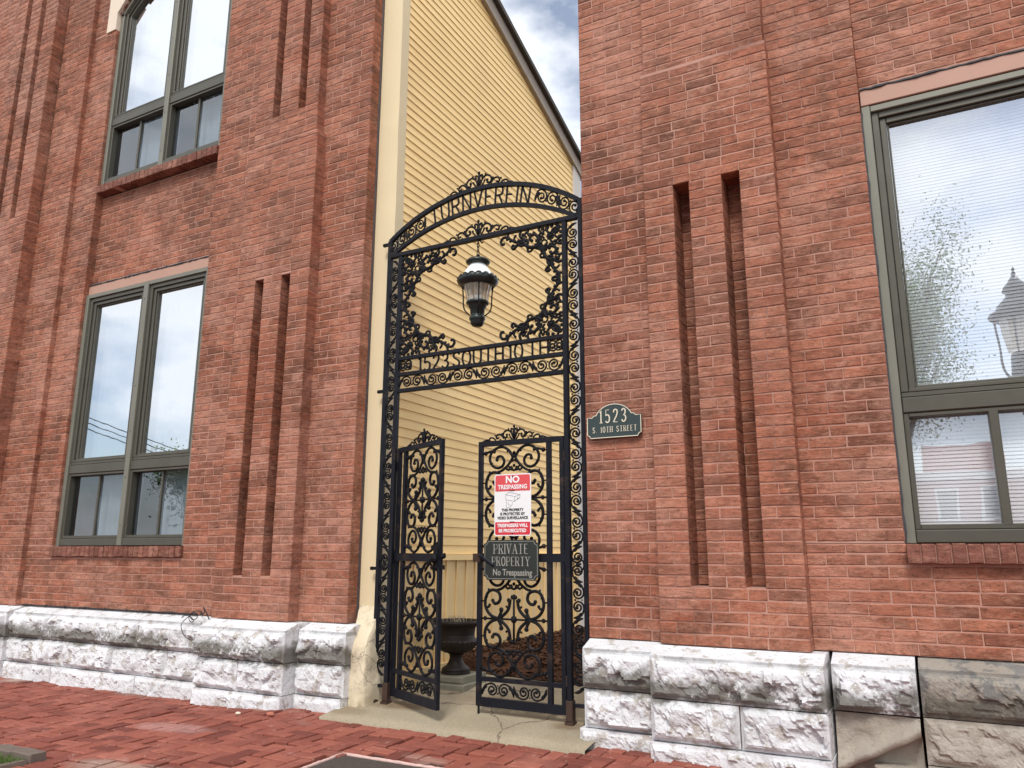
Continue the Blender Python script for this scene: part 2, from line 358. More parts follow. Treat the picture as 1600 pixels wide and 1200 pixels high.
def paving_mat():
    t = Nt('red_paving_brick'); r = t.rand()
    c = t.ramps(r, [(0, (.15, .042, .030)), (.35, (.245, .070, .047)), (.7, (.31, .098, .066)), (1, (.20, .056, .040))])
    c = t.mix(t.math('MULTIPLY', t.ramp(t.noise(2.0, 6, .6), .5, .7), .5), c, (.45, .175, .125))
    c = t.mix(t.math('MULTIPLY', t.ramp(t.noise(13, 8, .72), .60, .70), .55), c, (.60, .36, .33))
    c = t.mix(t.math('MULTIPLY', t.ramp(t.noise(16, 9, .75, off=(4, 1, 0)), .50, .68), .6), c, (.17, .045, .035))
    dust = t.math('MULTIPLY', t.ramp(t.noise(.8, 5, .5, (1, 1.6, 1), (1.2, .6, 0)), .60, .68), .7)
    c = t.mix(dust, c, (.42, .33, .28))
    for (ox, oy), (sx, sy), cc, st in (((-4.02, 3.07), (1.5, 5.5), (.36, .29, .24), .55), ((-4.75, 3.9), (2.2, 6.5), (.48, .32, .30), .35), ((-1.95, 3.95), (3.5, 11), (.60, .40, .36), .4)):
        mp = t.n.new('ShaderNodeMapping'); mp.vector_type = 'TEXTURE'; mp.inputs['Location'].default_value = (ox, oy, 0); mp.inputs['Scale'].default_value = (1/sx, 1/sy, 1000); t.link(t.pos, mp.inputs[0])
        ln = t.n.new('ShaderNodeVectorMath'); ln.operation = 'LENGTH'; t.link(mp.outputs[0], ln.inputs[0])
        e = t.math('ADD', ln.outputs['Value'], t.math('MULTIPLY', t.noise(11, 7, .7), .9))
        c = t.mix(t.math('MULTIPLY', t.lin(e, 1.35, 1.0), st), c, cc)
    b = t.bump(t.noise(60, 6, .7), .4, .004); t.bump(t.noise(9, 4), .4, .01, b); return t.fin(c, .8, 0, .3)
mat_paving = paving_mat()
def sand_mat():
    t = Nt('joint_sand'); c = t.mix(t.noise(9, 5), (.05, .024, .02), (.10, .045, .035))
    c = t.mix(t.math('MULTIPLY', t.ramp(t.noise(3.5, 7, .7), .50, .58), .9), c, (.58, .42, .38)); return t.fin(c, .95)
mat_sand = sand_mat()
mat_mulch = simple('brown_mulch', (.095, .048, .030), .95, 0, .1, .6, 30, .9)
mat_soil = simple('soil', (.10, .075, .05), .95, var=.4, scale=12, bump=.6)
mat_grass = simple('grass_blades', (.11, .17, .045), .8, 0, .2, .5, 3, 0)
mat_greybrick = simple('grey_border_brick', (.15, .115, .095), .9, var=.25, scale=11, bump=.5)
mat_cover = simple('pitted_dark_cover_plate', (.075, .060, .052), .75, .15, .3, .35, 26, .8)
mat_rubble = simple('pale_mortar_bead', (.58, .40, .36), .95, var=.3, scale=22, bump=.6)
mat_wire = simple('black_cable', (.02, .02, .022), .6)
mat_leaf = simple('pale_spring_leaves', (.26, .33, .15), .8, 0, .2, .4, 2, 0)
mat_bark = simple('tree_bark', (.13, .10, .075), .95, var=.3)
mat_far_brick = simple('far_red_brick', (.42, .15, .10), .85, var=.15, scale=6)
mat_white_paint = simple('white_paint', (.78, .77, .75), .6, var=.04, bump=0)

# ------------------------------------------------------------------ ground
def gz(x, y):
    z = -.02*max(0, 4.6-y) if y > -2 else -.132
    t = min(1, max(0, (-4.2-x)/2.2)); z -= .052*t*t*(3-2*t)
    return z
def gzb(x, y): return gz(x, y)+.011*noise.noise(Vector((x*1.3, y*1.3, 3)))
g = M(); g.add([(-400,-400,-.20),(400,-400,-.20),(400,400,-.20),(-400,400,-.20)], [(0,1,2,3)])
put(g, 'ground', mat_soil, kind='structure')
g = M(); g.add([(-200,-12,-.19),(200,-12,-.19),(200,-.4,-.19),(-200,-.4,-.19)], [(0,1,2,3)])
put(g, 'road', mat_asphalt, kind='structure')
g = M(); g.add([(-200,-16,-.07),(200,-16,-.07),(200,-12.2,-.07),(-200,-12.2,-.07)], [(0,1,2,3)])
put(g, 'far_pavement', mat_kerb, kind='structure')
g = M(); g.box(-60, 60, -.4, -.25, -.3, -.085); g.box(-60, 60, -12.2, -12, -.3, -.06)
put(g, 'kerb', mat_kerb, kind='structure')

PIT = (-7.5, -4.72, 1.2, 3.02)
COV = (-3.21, -2.15, 3.02, 3.87)
sidewalk = M(); nx, ny = 90, 34
X0, X1, Y0, Y1 = -16, 6, -.25, 4.95
vs = [(X0+(X1-X0)*i/nx, Y0+(Y1-Y0)*j/ny, gz(X0+(X1-X0)*i/nx, Y0+(Y1-Y0)*j/ny)-.020) for j in range(ny+1) for i in range(nx+1)]
fs = [(j*(nx+1)+i, j*(nx+1)+i+1, (j+1)*(nx+1)+i+1, (j+1)*(nx+1)+i) for j in range(ny) for i in range(nx)]
sidewalk.add(vs, fs)
side = put(sidewalk, 'sidewalk', mat_sand, kind='structure', smooth=True)

def slab_front(x): return 4.535+.008*math.sin(x*9)
def base_line(x):       # where the stone base stands
    if x < -8.25: return 4.54
    if -5.40 < x < -4.42 or -1.57 < x < -.58: return 4.58
    return 4.72
pav = []
w = .1025
for j in range(51):
    for i in range(-130, 50):
        t = (i-j) % 4
        if t == 0: L, W = 2, 1
        elif t == 3: L, W = 1, 2
        else: continue
        x0, y0 = i*w, -.2+j*w
        x1, y1 = x0+L*w, y0+W*w
        cx, cy = (x0+x1)/2, (y0+y1)/2
        if x0 < -13 or x1 > 5: continue
        if PIT[0] < cx < PIT[1]+.0 and PIT[2] < cy < PIT[3]+.02: continue
        if -4.02 < cx < -1.95:
            if y0 > slab_front(cx)-.03: continue
            y1 = min(y1, slab_front(cx)-.004)
        elif y0 > base_line(cx)+.06: continue
        if COV[0]-.03 < cx < COV[1]+.03 and COV[2]-.03 < cy < COV[3]+.03: continue
        pav.append((x0, x1, y0, y1))
def paver(m, x0, x1, y0, y1, rnd):
    g_ = .0044+.0032*rnd.random(); c = .006
    x0 += g_*rnd.uniform(.4, 1.5); x1 -= g_*rnd.uniform(.4, 1.5); y0 += g_*rnd.uniform(.4, 1.5); y1 -= g_*rnd.uniform(.4, 1.5)
    cx, cy = (x0+x1)/2, (y0+y1)/2
    tx, ty, dz = rnd.gauss(0, .019), rnd.gauss(0, .019), rnd.gauss(0, .0032)
    an = rnd.gauss(0, .008); ca, sa = math.cos(an), math.sin(an)
    def P(x, y, d):
        dx, dy = x-cx, y-cy; X, Y = cx+dx*ca-dy*sa, cy+dx*sa+dy*ca
        return (X-cx, Y-cy, gzb(cx, cy)-gz(cx, cy)+dx*tx+dy*ty+dz-d + (gz(X, Y)-gz(cx, cy)))
    a = [(x0,y0),(x1,y0),(x1,y1),(x0,y1)]; b = [(x0+c,y0+c),(x1-c,y0+c),(x1-c,y1-c),(x0+c,y1-c)]
    vs = [P(x,y,0) for x,y in b]+[P(x,y,.004) for x,y in a]+[P(x,y,.045) for x,y in a]
    fs = [(0,1,2,3)]
    for i in range(4):
        k = (i+1) % 4; fs += [(i,i+4,k+4,k),(i+4,i+8,k+8,k+4)]
    return cx, cy, gz(cx, cy), vs, fs
pav.sort(key=lambda p: -importance((p[0]+p[1])/2, (p[2]+p[3])/2, -.02, (p[1]-p[0])*(p[3]-p[2])*(.5+.5/(1+abs((p[2]+p[3])/2)))))
rnd = random.Random(5); fill = M()
for n_, p in enumerate(pav):
    cx, cy, cz, vs, fs = paver(None, *p, rnd)
    if n_ < 298:
        m = M().add(vs, fs); o = put(m, 'paving_brick', mat_paving, side); o.location = (cx, cy, cz)
    else: fill.add([(x+cx, y+cy, z+cz) for x, y, z in vs], fs)
put(fill, 'paving_brick_field', mat_paving, side, kind='stuff')

# threshold slab rising gently into the alley
def rz(x, y): return .012+max(0, y-4.54)*.1 if y < 6.4 else .198
sl = M(); nx, ny = 30, 40; vs = []; fs = []
for j in range(ny+1):
    for i in range(nx+1):
        x = -4.0+2.05*i/nx; y = 4.54+5.0*j/ny
        if j == 0: y = slab_front(x)+.006*noise.noise(Vector((x*22, 0, 0)))
        vs.append((x, y, rz(x, y)+.003*noise.noise(Vector((x*5, y*5, 1)))-(.006 if j == 0 else 0)))
for j in range(ny):
    for i in range(nx): a = j*(nx+1)+i; fs.append((a, a+1, a+nx+2, a+nx+1))
n0 = len(vs)
for i in range(nx+1): vs.append((vs[i][0], vs[i][1]-.004, -.09))
for i in range(nx): fs.append((i, n0+i, n0+i+1, i+1))
sl.add(vs, fs); put(sl, 'threshold_slab', mat_slab, kind='structure', smooth=True)

# mulch bed along the yellow wall
mb = M(); rnd = random.Random(3); vs = []; fs = []; nx, ny = 14, 30
def mz(x, y):
    edge = min(1, max(0, (x+3.86)/1.9)); base = rz(x, y)
    return base+.075*(1-edge)*(1 if y > 6.05 else 0)+.012
for j in range(ny+1):
    for i in range(nx+1):
        x = -3.85+1.75*i/nx; y = 6.0+3.2*j/ny+ (x+3.85)*-.12
        vs.append((x, y, mz(x, y)+.02*noise.noise(Vector((x*9, y*9, 0)))))
for j in range(ny):
    for i in range(nx): a = j*(nx+1)+i; fs.append((a, a+1, a+nx+2, a+nx+1))
mb.add(vs, fs)
for k in range(5000):
    x = rnd.uniform(-3.84, -2.12); y = rnd.uniform(5.99, 8.8)-(x+3.85)*.12; z = mz(x, y)+rnd.uniform(0, .025)
    a = rnd.uniform(0, 6.28); l = rnd.uniform(.012, .035); h = rnd.uniform(.004, .010); d = Vector((math.cos(a)*l, math.sin(a)*l, rnd.uniform(-.012, .014)))
    e = Vector((-math.sin(a)*h, math.cos(a)*h, rnd.uniform(0, .006))); c = Vector((x, y, z))
    mb.add([c-d-e, c+d-e*.6, c+d+e, c-d+e*.6, c+Vector((0,0,-.01))], [(0,1,2,3),(0,4,1),(2,4,3)])
put(mb, 'mulch', mat_mulch, kind='stuff', label='brown wood-chip mulch bed at the foot of the yellow wall')

# ------------------------------------------------------------------ brick laying
PITCH_Z, ZB, MORTAR = .0674, .612, .0050
class Wall:
    def __init__(s): s.b = []; s.core = M()
    def region(s, x0, x1, z0, z1, y, D=.12, holes=(), core=True, seed=0):
        r = random.Random(seed*77+int(abs(x0)*1000)); k0 = int(round((z0-ZB)/PITCH_Z)); k = k0
        def spans_at(mid):
            sp = [(x0, x1)]
            for h in holes:
                hx0, hx1, hz0, hz1 = h[:4]
                if not hz0 < mid < hz1: continue
                if len(h) > 4: hx0, hx1 = h[4](mid)
                if hx0 is None: continue
                sp = [q for p in sp for q in ((p[0], min(p[1], hx0)), (max(p[0], hx1), p[1])) if q[1]-q[0] > .01]
            return sp
        zc = {z0, z1}
        for h in holes:
            zc |= {z for z in h[2:4] if z0 < z < z1}
            if len(h) > 4: zc |= {z for z in [h[2]+i*.05 for i in range(60)] if z0 < z < z1}
        zc = sorted(zc)
        for lo, hi in zip(zc, zc[1:]):
            for p, q in spans_at((lo+hi)/2): s.core.box(p+.0025, q-.0025, y+MORTAR, y+D, lo+(.003 if lo == z0 else 0), hi)
        while True:
            a = ZB+k*PITCH_Z; b = a+PITCH_Z
            lo, hi = max(a, z0), min(b, z1)
            if a >= z1-.012: break
            if hi-lo > .02:
                spans = [(x0, x1)]
                for h in holes:
                    hx0, hx1, hz0, hz1 = h[:4]
                    mid = (lo+hi)/2
                    if hz0 < mid < hz1:
                        if len(h) > 4: hx0, hx1 = h[4](mid)
                        if hx0 is None: continue
                        ns = []
                        for p, q in spans:
                            if hx1 <= p or hx0 >= q: ns.append((p, q)); continue
                            if hx0 > p: ns.append((p, hx0))
                            if hx1 < q: ns.append((hx1, q))
                        spans = ns
                off = (.106 if k % 2 else 0)+r.uniform(-.018, .018)
                for p, q in spans:
                    if q-p < .03: continue
                    w_ = q-p; n_full = (w_-off)/.212
                    cuts = [p]; x = p+(off if off > .05 else .212)
                    if w_ < .13: cuts = [p]; x = q
                    while x < q-.055: cuts.append(x); x += .212*r.choice((1, 1, 1, 1, 1, .52) if w_ > .6 else (1,))+r.uniform(-.003, .003)
                    cuts.append(q)
                    for u, v in zip(cuts, cuts[1:]):
                        s.b.append((u+(0 if u == p else .0028), v-(0 if v == q else .0028), lo+.0032+r.uniform(-.0009, .0009), hi-.0032+r.uniform(-.0009, .0009), y+min(.0024, abs(r.gauss(0, .0014))), D))
            k += 1
    def build(s, parent, seed):
        s.b.sort(key=lambda q: -importance((q[0]+q[1])/2, q[4], (q[2]+q[3])/2, (q[1]-q[0])*(q[3]-q[2])))
        r = random.Random(seed); fill = M(); cache = {}
        for n_, (x0, x1, z0, z1, y, D) in enumerate(s.b):
            jit = [r.uniform(-.0012, .0012) for _ in range(8)]
            if n_ < 298:
                L = round(round((x1-x0)/.003)*.003, 3); H = round(z1-z0, 3); key = (L, H, round(D, 2), n_ % 4)
                if key not in cache: cache[key] = M().rbrick(0, L, 0, D, 0, H, r).mesh('brick', mat_brick)
                o = link('brick', cache[key], parent, (x0, y, z0)); o.rotation_euler = (r.uniform(-.008, .008), r.uniform(-.004, .004), r.uniform(-.005, .005))
            else:
                fill.rbrick(x0, x1, y, y+D, z0, z1, r)
        put(fill, 'brick_courses', mat_brick, parent, kind='stuff')
    def core_box(s, *a): s.core.box(*a)

A_, P_, B_ = 4.87, 4.75, 4.957
TOPL, TOPR = 8.6, 7.2
# window openings
LW = (-7.95, -6.0, 1.205, 3.90); UW = (-7.95, -6.0, 5.18, 9); RW = (-.15, 1.80, 1.205, 3.90)

def arch_hole(z):     # segmental head of the upper window
    if z < 7.42: return (-7.95, -6.0)
    cx, R_, zc = -6.975, 1.25, 7.42-.782
    d = R_*R_-(z-zc)**2
    if d <= 0: return (None, None)
    return (cx-math.sqrt(d), cx+math.sqrt(d))

bl = thing('brick_building', 'red brick hall left of the gate with stacked double windows over a white stone base', 'building', (-7, 4.9, 0))
bl.location = (0, 0, 0)
wl_ = Wall()
wl_.region(-4.62, -4.065, ZB, TOPL, A_, .11)                                   # corner strip
slits = [(-5.205, -5.10, .96, 3.56), (-4.885, -4.78, .96, 3.56), (-5.17, -5.075, 5.175, 9), (-4.845, -4.755, 5.175, 9)]
wl_.region(-5.42, -4.56, ZB, 4.90, P_, .20, slits)
wl_.region(-5.385, -4.60, 4.90, TOPL, P_+.022, .178, slits)
wl_.region(-5.21, -4.77, .96, 3.56, P_+.205, .06); wl_.region(-5.18, -4.75, 5.175, TOPL, P_+.205, .06)
hole = [(-7.95, -6.0, 1.205, 4.03), (-7.95, -6.0, 4.03, 5.08), (-7.95, -6.0, 5.08, 9.5, arch_hole)]
hole2 = [(-9, -6.0, 1.1, 20)]
wl_.region(-6.0, -5.37, 1.205, TOPL, A_, .11)
wl_.region(-8.36, -5.42, ZB, 1.205, A_, .11, [(-7.93, -5.985, 1.10, 1.3)])
wl_.region(-8.36, -7.95, 1.205, 7.20, A_, .11); wl_.region(-8.36, -8.12, 7.20, TOPL, A_, .11)
wl_.region(-7.95, -6.0, 4.02, 5.07, B_, .1)
wl_.region(-7.95, -6.0, 7.42, TOPL, A_+.01, .1, [(-7.95, -6.0, 7.42, 9.5, arch_hole)])
wl_.region(-8.90, -8.36, ZB, TOPL, 4.815, .09)
sl2 = [(-9.30, -9.19, 5.0, 9), (-9.62, -9.51, 5.0, 9), (-9.30, -9.19, .96, 3.56), (-9.62, -9.51, .96, 3.56)]
wl_.region(-9.86, -8.90, ZB, 4.9, 4.665, .18, sl2)
wl_.region(-9.83, -8.93, 4.9, TOPL, 4.69, .15, sl2)
wl_.region(-9.64, -9.17, 5.0, TOPL, 4.85, .06); wl_.region(-9.64, -9.17, .96, 3.56, 4.85, .06)
wl_.region(-11.6, -9.86, ZB, TOPL, 4.815, .09)
wl_.build(bl, 1)
core = wl_.core
for b in [(-4.56,-4.069,4.98,5.6,.4,TOPL), (-5.41,-4.57,P_+.264,5.5,.4,TOPL-.02), (-5.99,-5.42,4.98,5.6,.4,TOPL-.03), (-8.9,-5.43,4.98,5.6,.4,1.2), (-8.9,-7.956,4.98,5.6,.4,TOPL-.04),
          (-7.96,-5.99,5.06,5.6,3.95,5.15), (-11.6,-8.9,4.91,5.6,.4,TOPL-.08)]:
    core.box(*b)
put(core, 'mortar_core', mat_mortar, bl)
body = M(); body.box(-11.6, -4.1, 5.61, 5.9, -.1, TOPL)
put(body, 'building_mass', mat_dark, bl)

br = thing('brick_building', 'red brick hall right of the gate, carrying the number plaque and one large window', 'building')
wr = Wall()
wr.region(-2.045, -1.495, ZB, TOPR, A_, .11)
slr = [(-1.328, -1.220, .955, 3.585), (-1.004, -.888, .955, 3.585), (-1.30, -1.215, 5.17, 9), (-.99, -.90, 5.17, 9)]
wr.region(-1.53, -.67, ZB, 4.47, P_, .20, slr)
wr.region(-1.51, -.685, 4.47, TOPR, P_+.015, .185, slr)
wr.region(-1.335, -.88, .955, 3.59, P_+.205, .06); wr.region(-1.31, -.89, 5.17, TOPR, P_+.205, .06)
wr.region(-.70, -.15, 1.205, TOPR, A_, .11)
wr.region(-.67, 2.6, ZB, 1.205, A_, .11, [(-.145, 1.8, 1.10, 1.3)])
wr.region(-.15, 1.8, 4.02, 5.5, B_-.03, .1); wr.region(1.8, 2.6, 1.205, 5.5, A_, .11)
wr.region(-.15, 1.8, 5.5, TOPR, B_-.03, .1)
wr.build(br, 2)
core = wr.core
for b in [(-2.041,-1.53,4.98,5.6,.4,TOPR), (-1.53,-.67,P_+.264,5.5,.4,TOPR-.02), (-.68,-.156,4.98,5.6,.4,TOPR-.04), (-.66,2.6,4.98,5.6,.4,1.2), (-.16,1.81,5.03,5.6,3.95,TOPR-.05), (1.806,2.6,4.98,5.6,1.1,TOPR-.06)]:
    core.box(*b)
put(core, 'mortar_core', mat_mortar, br)
# brick side wall of the right building along the alley and its mass
body = M(); body.box(-2.04, 2.6, 5.61, 5.9, -.1, TOPR); put(body, 'building_mass', mat_brick, br)

# ------------------------------------------------------------------ rock-faced stone base
def facet(p, s):
    q = p*s+Vector((noise.noise(p*s*.9), 0, noise.noise(p*s*.9+Vector((5,5,5)))))*.35
    d, pts = noise.voronoi(q); best = -9
    for c, dd in zip(pts, d):
        h = noise.cell(c*7.3); tl = Vector((noise.cell(c*3.1+Vector((9,0,0)))-.5, 0, noise.cell(c*5.7+Vector((0,9,0)))-.5))
        best = max(best, h*.55+(q-c).dot(tl)*.9-(q-c).length*.62)
    return best+.45
def stone(parent, x0, x1, z0, z1, yf, mat, top=False, seed=0, amp=1.0, back=.34, drop=False):
    m = M(); L = x1-x0; st = .0125
    x0 += .0035; x1 -= .0035
    nx = max(10, int(L/st)); xs = [x0+(x1-x0)*i/nx for i in range(nx+1)]
    rows = []
    if top:
        rows = [(z1, .13, 0), (z1-.010, .108, 0), (z1-.046, .006, 0), (z1-.062, .006, 0)]; zr = z1-.062
    else: zr = z1-.003; rows = [(zr, 0, 0)]
    zb = z0+.003; nz_ = max(5, int((zr-zb)/st))
    for j in range(1, nz_+1): rows.append((zr+(zb-zr)*j/nz_, 0, 1))
    S = Vector((seed*13.7, seed*3.1, seed*7.7)); grid = []
    for (z, dy, rock) in rows:
        for x in xs:
            y = yf+dy
            if rock:
                ex = min(x-x0, x1-x); ez = min(z-zb, zr-z); e = min(ex, ez)
                mask = min(1, max(0, (e-.010)/.022)); p = Vector((x, 0, z))+S
                n = facet(p, 6.5)*.75+facet(p+Vector((3,3,3)), 16)*.32+.22*noise.turbulence(p*11, 4, True)
                y -= amp*mask*(.004+.052*n)
                if e < .001: y += .004
            grid.append((x, y, z))
    n1 = nx+1; nr = len(rows); m.add(grid, [(j*n1+i, (j+1)*n1+i, (j+1)*n1+i+1, j*n1+i+1) for j in range(nr-1) for i in range(nx)])
    yb = yf+back; q = len(m.v); vs = [(x0,yb,rows[j][0]) for j in range(nr)]+[(x1,yb,rows[j][0]) for j in range(nr)]
    m.v += vs
    for j in range(nr-1):
        m.f.append((j*n1, q+j, q+j+1, (j+1)*n1)); m.f.append((j*n1+nx, (j+1)*n1+nx, q+nr+j+1, q+nr+j)); m.mi += [0, 0]
    q = len(m.v); m.v += [(xs[i], yb, rows[0][0]) for i in range(n1)]+[(xs[i], yb, rows[-1][0]) for i in range(n1)]
    for i in range(nx):
        m.f.append((i, i+1, q+i+1, q+i)); m.f.append(((nr-1)*n1+i, q+n1+i, q+n1+i+1, (nr-1)*n1+i+1)); m.mi += [0, 0]
    return put(m, 'base_stone', mat, parent)
W, Dk, Tn = mat_stone, mat_stone_dark, mat_stone_tan
Z1, Z2 = .325, .095
sd_ = 0
for parent, rows in ((bl, [
    (-4.43,-3.955,4.74,1,W),(-4.43,-3.955,4.74,2,W),(-4.43,-3.965,4.72,3,W),
    (-5.38,-4.43,4.60,1,W),(-5.38,-4.91,4.60,2,W),(-4.91,-4.43,4.60,2,W),(-5.385,-4.425,4.58,3,W),
    (-6.31,-5.38,4.74,1,W),(-7.60,-6.31,4.74,1,W),(-8.25,-7.60,4.74,1,W),
    (-5.90,-5.38,4.74,2,W),(-6.60,-5.90,4.74,2,W),(-7.33,-6.60,4.74,2,W),(-8.25,-7.33,4.74,2,W),
    (-6.27,-5.385,4.72,3,W),(-7.48,-6.27,4.72,3,W),(-8.25,-7.48,4.72,3,W),
    (-8.78,-8.25,4.69,1,W),(-8.78,-8.25,4.69,2,W),(-8.78,-8.25,4.67,3,W),
    (-9.98,-8.78,4.54,1,W),(-9.4,-8.78,4.54,2,W),(-9.98,-9.4,4.54,2,W),(-9.98,-8.78,4.52,3,W),
    (-11.6,-9.98,4.69,1,W),(-11.6,-9.98,4.69,2,W),(-11.6,-9.98,4.67,3,W)]),
    (br, [(-2.045,-1.56,4.74,1,W),(-2.035,-1.56,4.74,2,W),(-2.06,-1.565,4.72,3,W),
    (-1.56,-.59,4.61,1,W),(-1.56,-1.048,4.61,2,W),(-1.048,-.585,4.61,2,W),(-1.565,-.58,4.59,3,W),
    (-.575,-.158,4.74,1,W),(-.15,1.05,4.76,1,Dk),(1.05,2.6,4.76,1,Dk),(-.15,1.1,4.765,2,Tn),(1.1,2.6,4.765,2,Tn),
    (-.15,1.0,4.745,3,Tn),(1.0,2.6,4.745,3,Tn)])):
    for (x0, x1, yf, c, mt) in rows:
        sd_ += 1; z0, z1 = {1: (Z1, ZB-.003), 2: (Z2, Z1), 3: (-.14, Z2)}[c]
        stone(parent, x0, x1, z0, z1, yf, mt, c == 1, sd_, {1: 1, 2: .9, 3: .45}[c]*(.5 if mt is not W else 1))
# broken block under the right strip: recessed core, hollow and a tilted ledge stone
dm = M(); rnd = random.Random(8); nx, nz_ = 80, 80; vs = []; fs = []
for j in range(nz_+1):
    for i in range(nx+1):
        x = -.572+.41*i/nx; z = .318-.46*j/nz_
        u, v = i/nx, j/nz_
        y = 4.765+.02*noise.noise(Vector((x*9, z*9, 2)))
        rib = .72-.62*u          # diagonal rib of mortar rising to the right
        dd = v-(rib*.75+.05); y -= .05*math.exp(-(dd/.10)**2)
        if dd > .06: y += .07*min(1, (dd-.06)/.05)
        vs.append((x, y, z))
for j in range(nz_):
    for i in range(nx): a = j*(nx+1)+i; fs.append((a, a+nx+1, a+nx+2, a+1))
dm.add(vs, fs); put(dm, 'broken_stone', Tn, br, smooth=False, label='hollowed tan stone with its face broken away')
stone(br, -.40, -.155, -.14, .075, 4.74, Tn, False, 91, .5)

# ------------------------------------------------------------------ sills, lintels, springer
def sill(parent, x0, x1, z0, z1, yf, lean=0):
    r = random.Random(int(x0*100)+int(z0*10)); base = M().box(x0+.004, x1-.004, yf+.012, yf+.13, z0+.002, z1-.005)
    s = put(base, 'window_sill', mat_mortar, parent)
    n = int((x1-x0)/.0715); w_ = (x1-x0)/n
    for i in range(n):
        m = M(); a, b = x0+i*w_+.0035, x0+(i+1)*w_-.0035; h0 = z0+r.uniform(-.004, .003); h1 = z1+r.uniform(-.004, .002)
        m.cbox(a, b, yf+r.uniform(-.003, .003), yf+.13, h0, h1, .004)
        put(m, 'brick', mat_brick_sill, s)
sill(bl, -7.93, -5.985, 1.105, 1.203, 4.838); sill(bl, -7.93, -6.0, 5.085, 5.178, 4.85); sill(br, -.148, 1.81, 1.10, 1.203, 4.81)
for parent, x0, x1, yf in ((bl, -7.945, -6.003, 4.925), (br, -.145, 1.795, 4.90)):
    m = M().cbox(x0, x1, yf, yf+.2, 3.902, 4.012, .004); lt = put(m, 'lintel', mat_lintel, parent)
    c = M(); r = random.Random(4); n = 60
    pts = [(x0+(x1-x0)*i/n, yf-.002+.004*r.random(), 4.014+.008*noise.noise(Vector((i*.7, x0, 0)))) for i in range(n+1)]
    c.tube(pts, [.007+.012*abs(noise.noise(Vector((i*.45, 3, x0)))) for i in range(n+1)], 6); put(c, 'sealant_bead', mat_caulk, lt)
# cream springer block and arch voussoirs of the upper window
m = M().prism([(-8.12,7.20),(-7.952,7.20),(-7.952,7.42),(-7.80,7.585),(-7.98,7.80),(-8.12,7.80)], 4.855, 5.1); put(m, 'springer_block', mat_cream_stone, bl)
m = M()
for k in range(18):
    a0 = math.pi*(.29+.42*(1-k/18)); a1 = math.pi*(.29+.42*(1-(k+1)/18)); a0 -= .004; a1 += .004
    cx, zc = -6.975, 7.42-.782
    m2 = M().prism([(cx+1.252*math.cos(a0), zc+1.252*math.sin(a0)), (cx+1.252*math.cos(a1), zc+1.252*math.sin(a1)), (cx+1.47*math.cos(a1), zc+1.47*math.sin(a1)), (cx+1.47*math.cos(a0), zc+1.47*math.sin(a0))], 4.85, 5.05)
    if k == 0: arch_ring = put(M().prism([(-7.1,7.9),(-6.9,7.9),(-6.9,8.0),(-7.1,8.0)], 4.95, 5.0), 'arch_ring', mat_mortar, bl)
    put(m2, 'brick', brick_mat('orange_arch_brick', [(0, (.45, .16, .09)), (1, (.5, .2, .11))]) if k == 0 else bpy.data.materials['orange_arch_brick'], arch_ring)

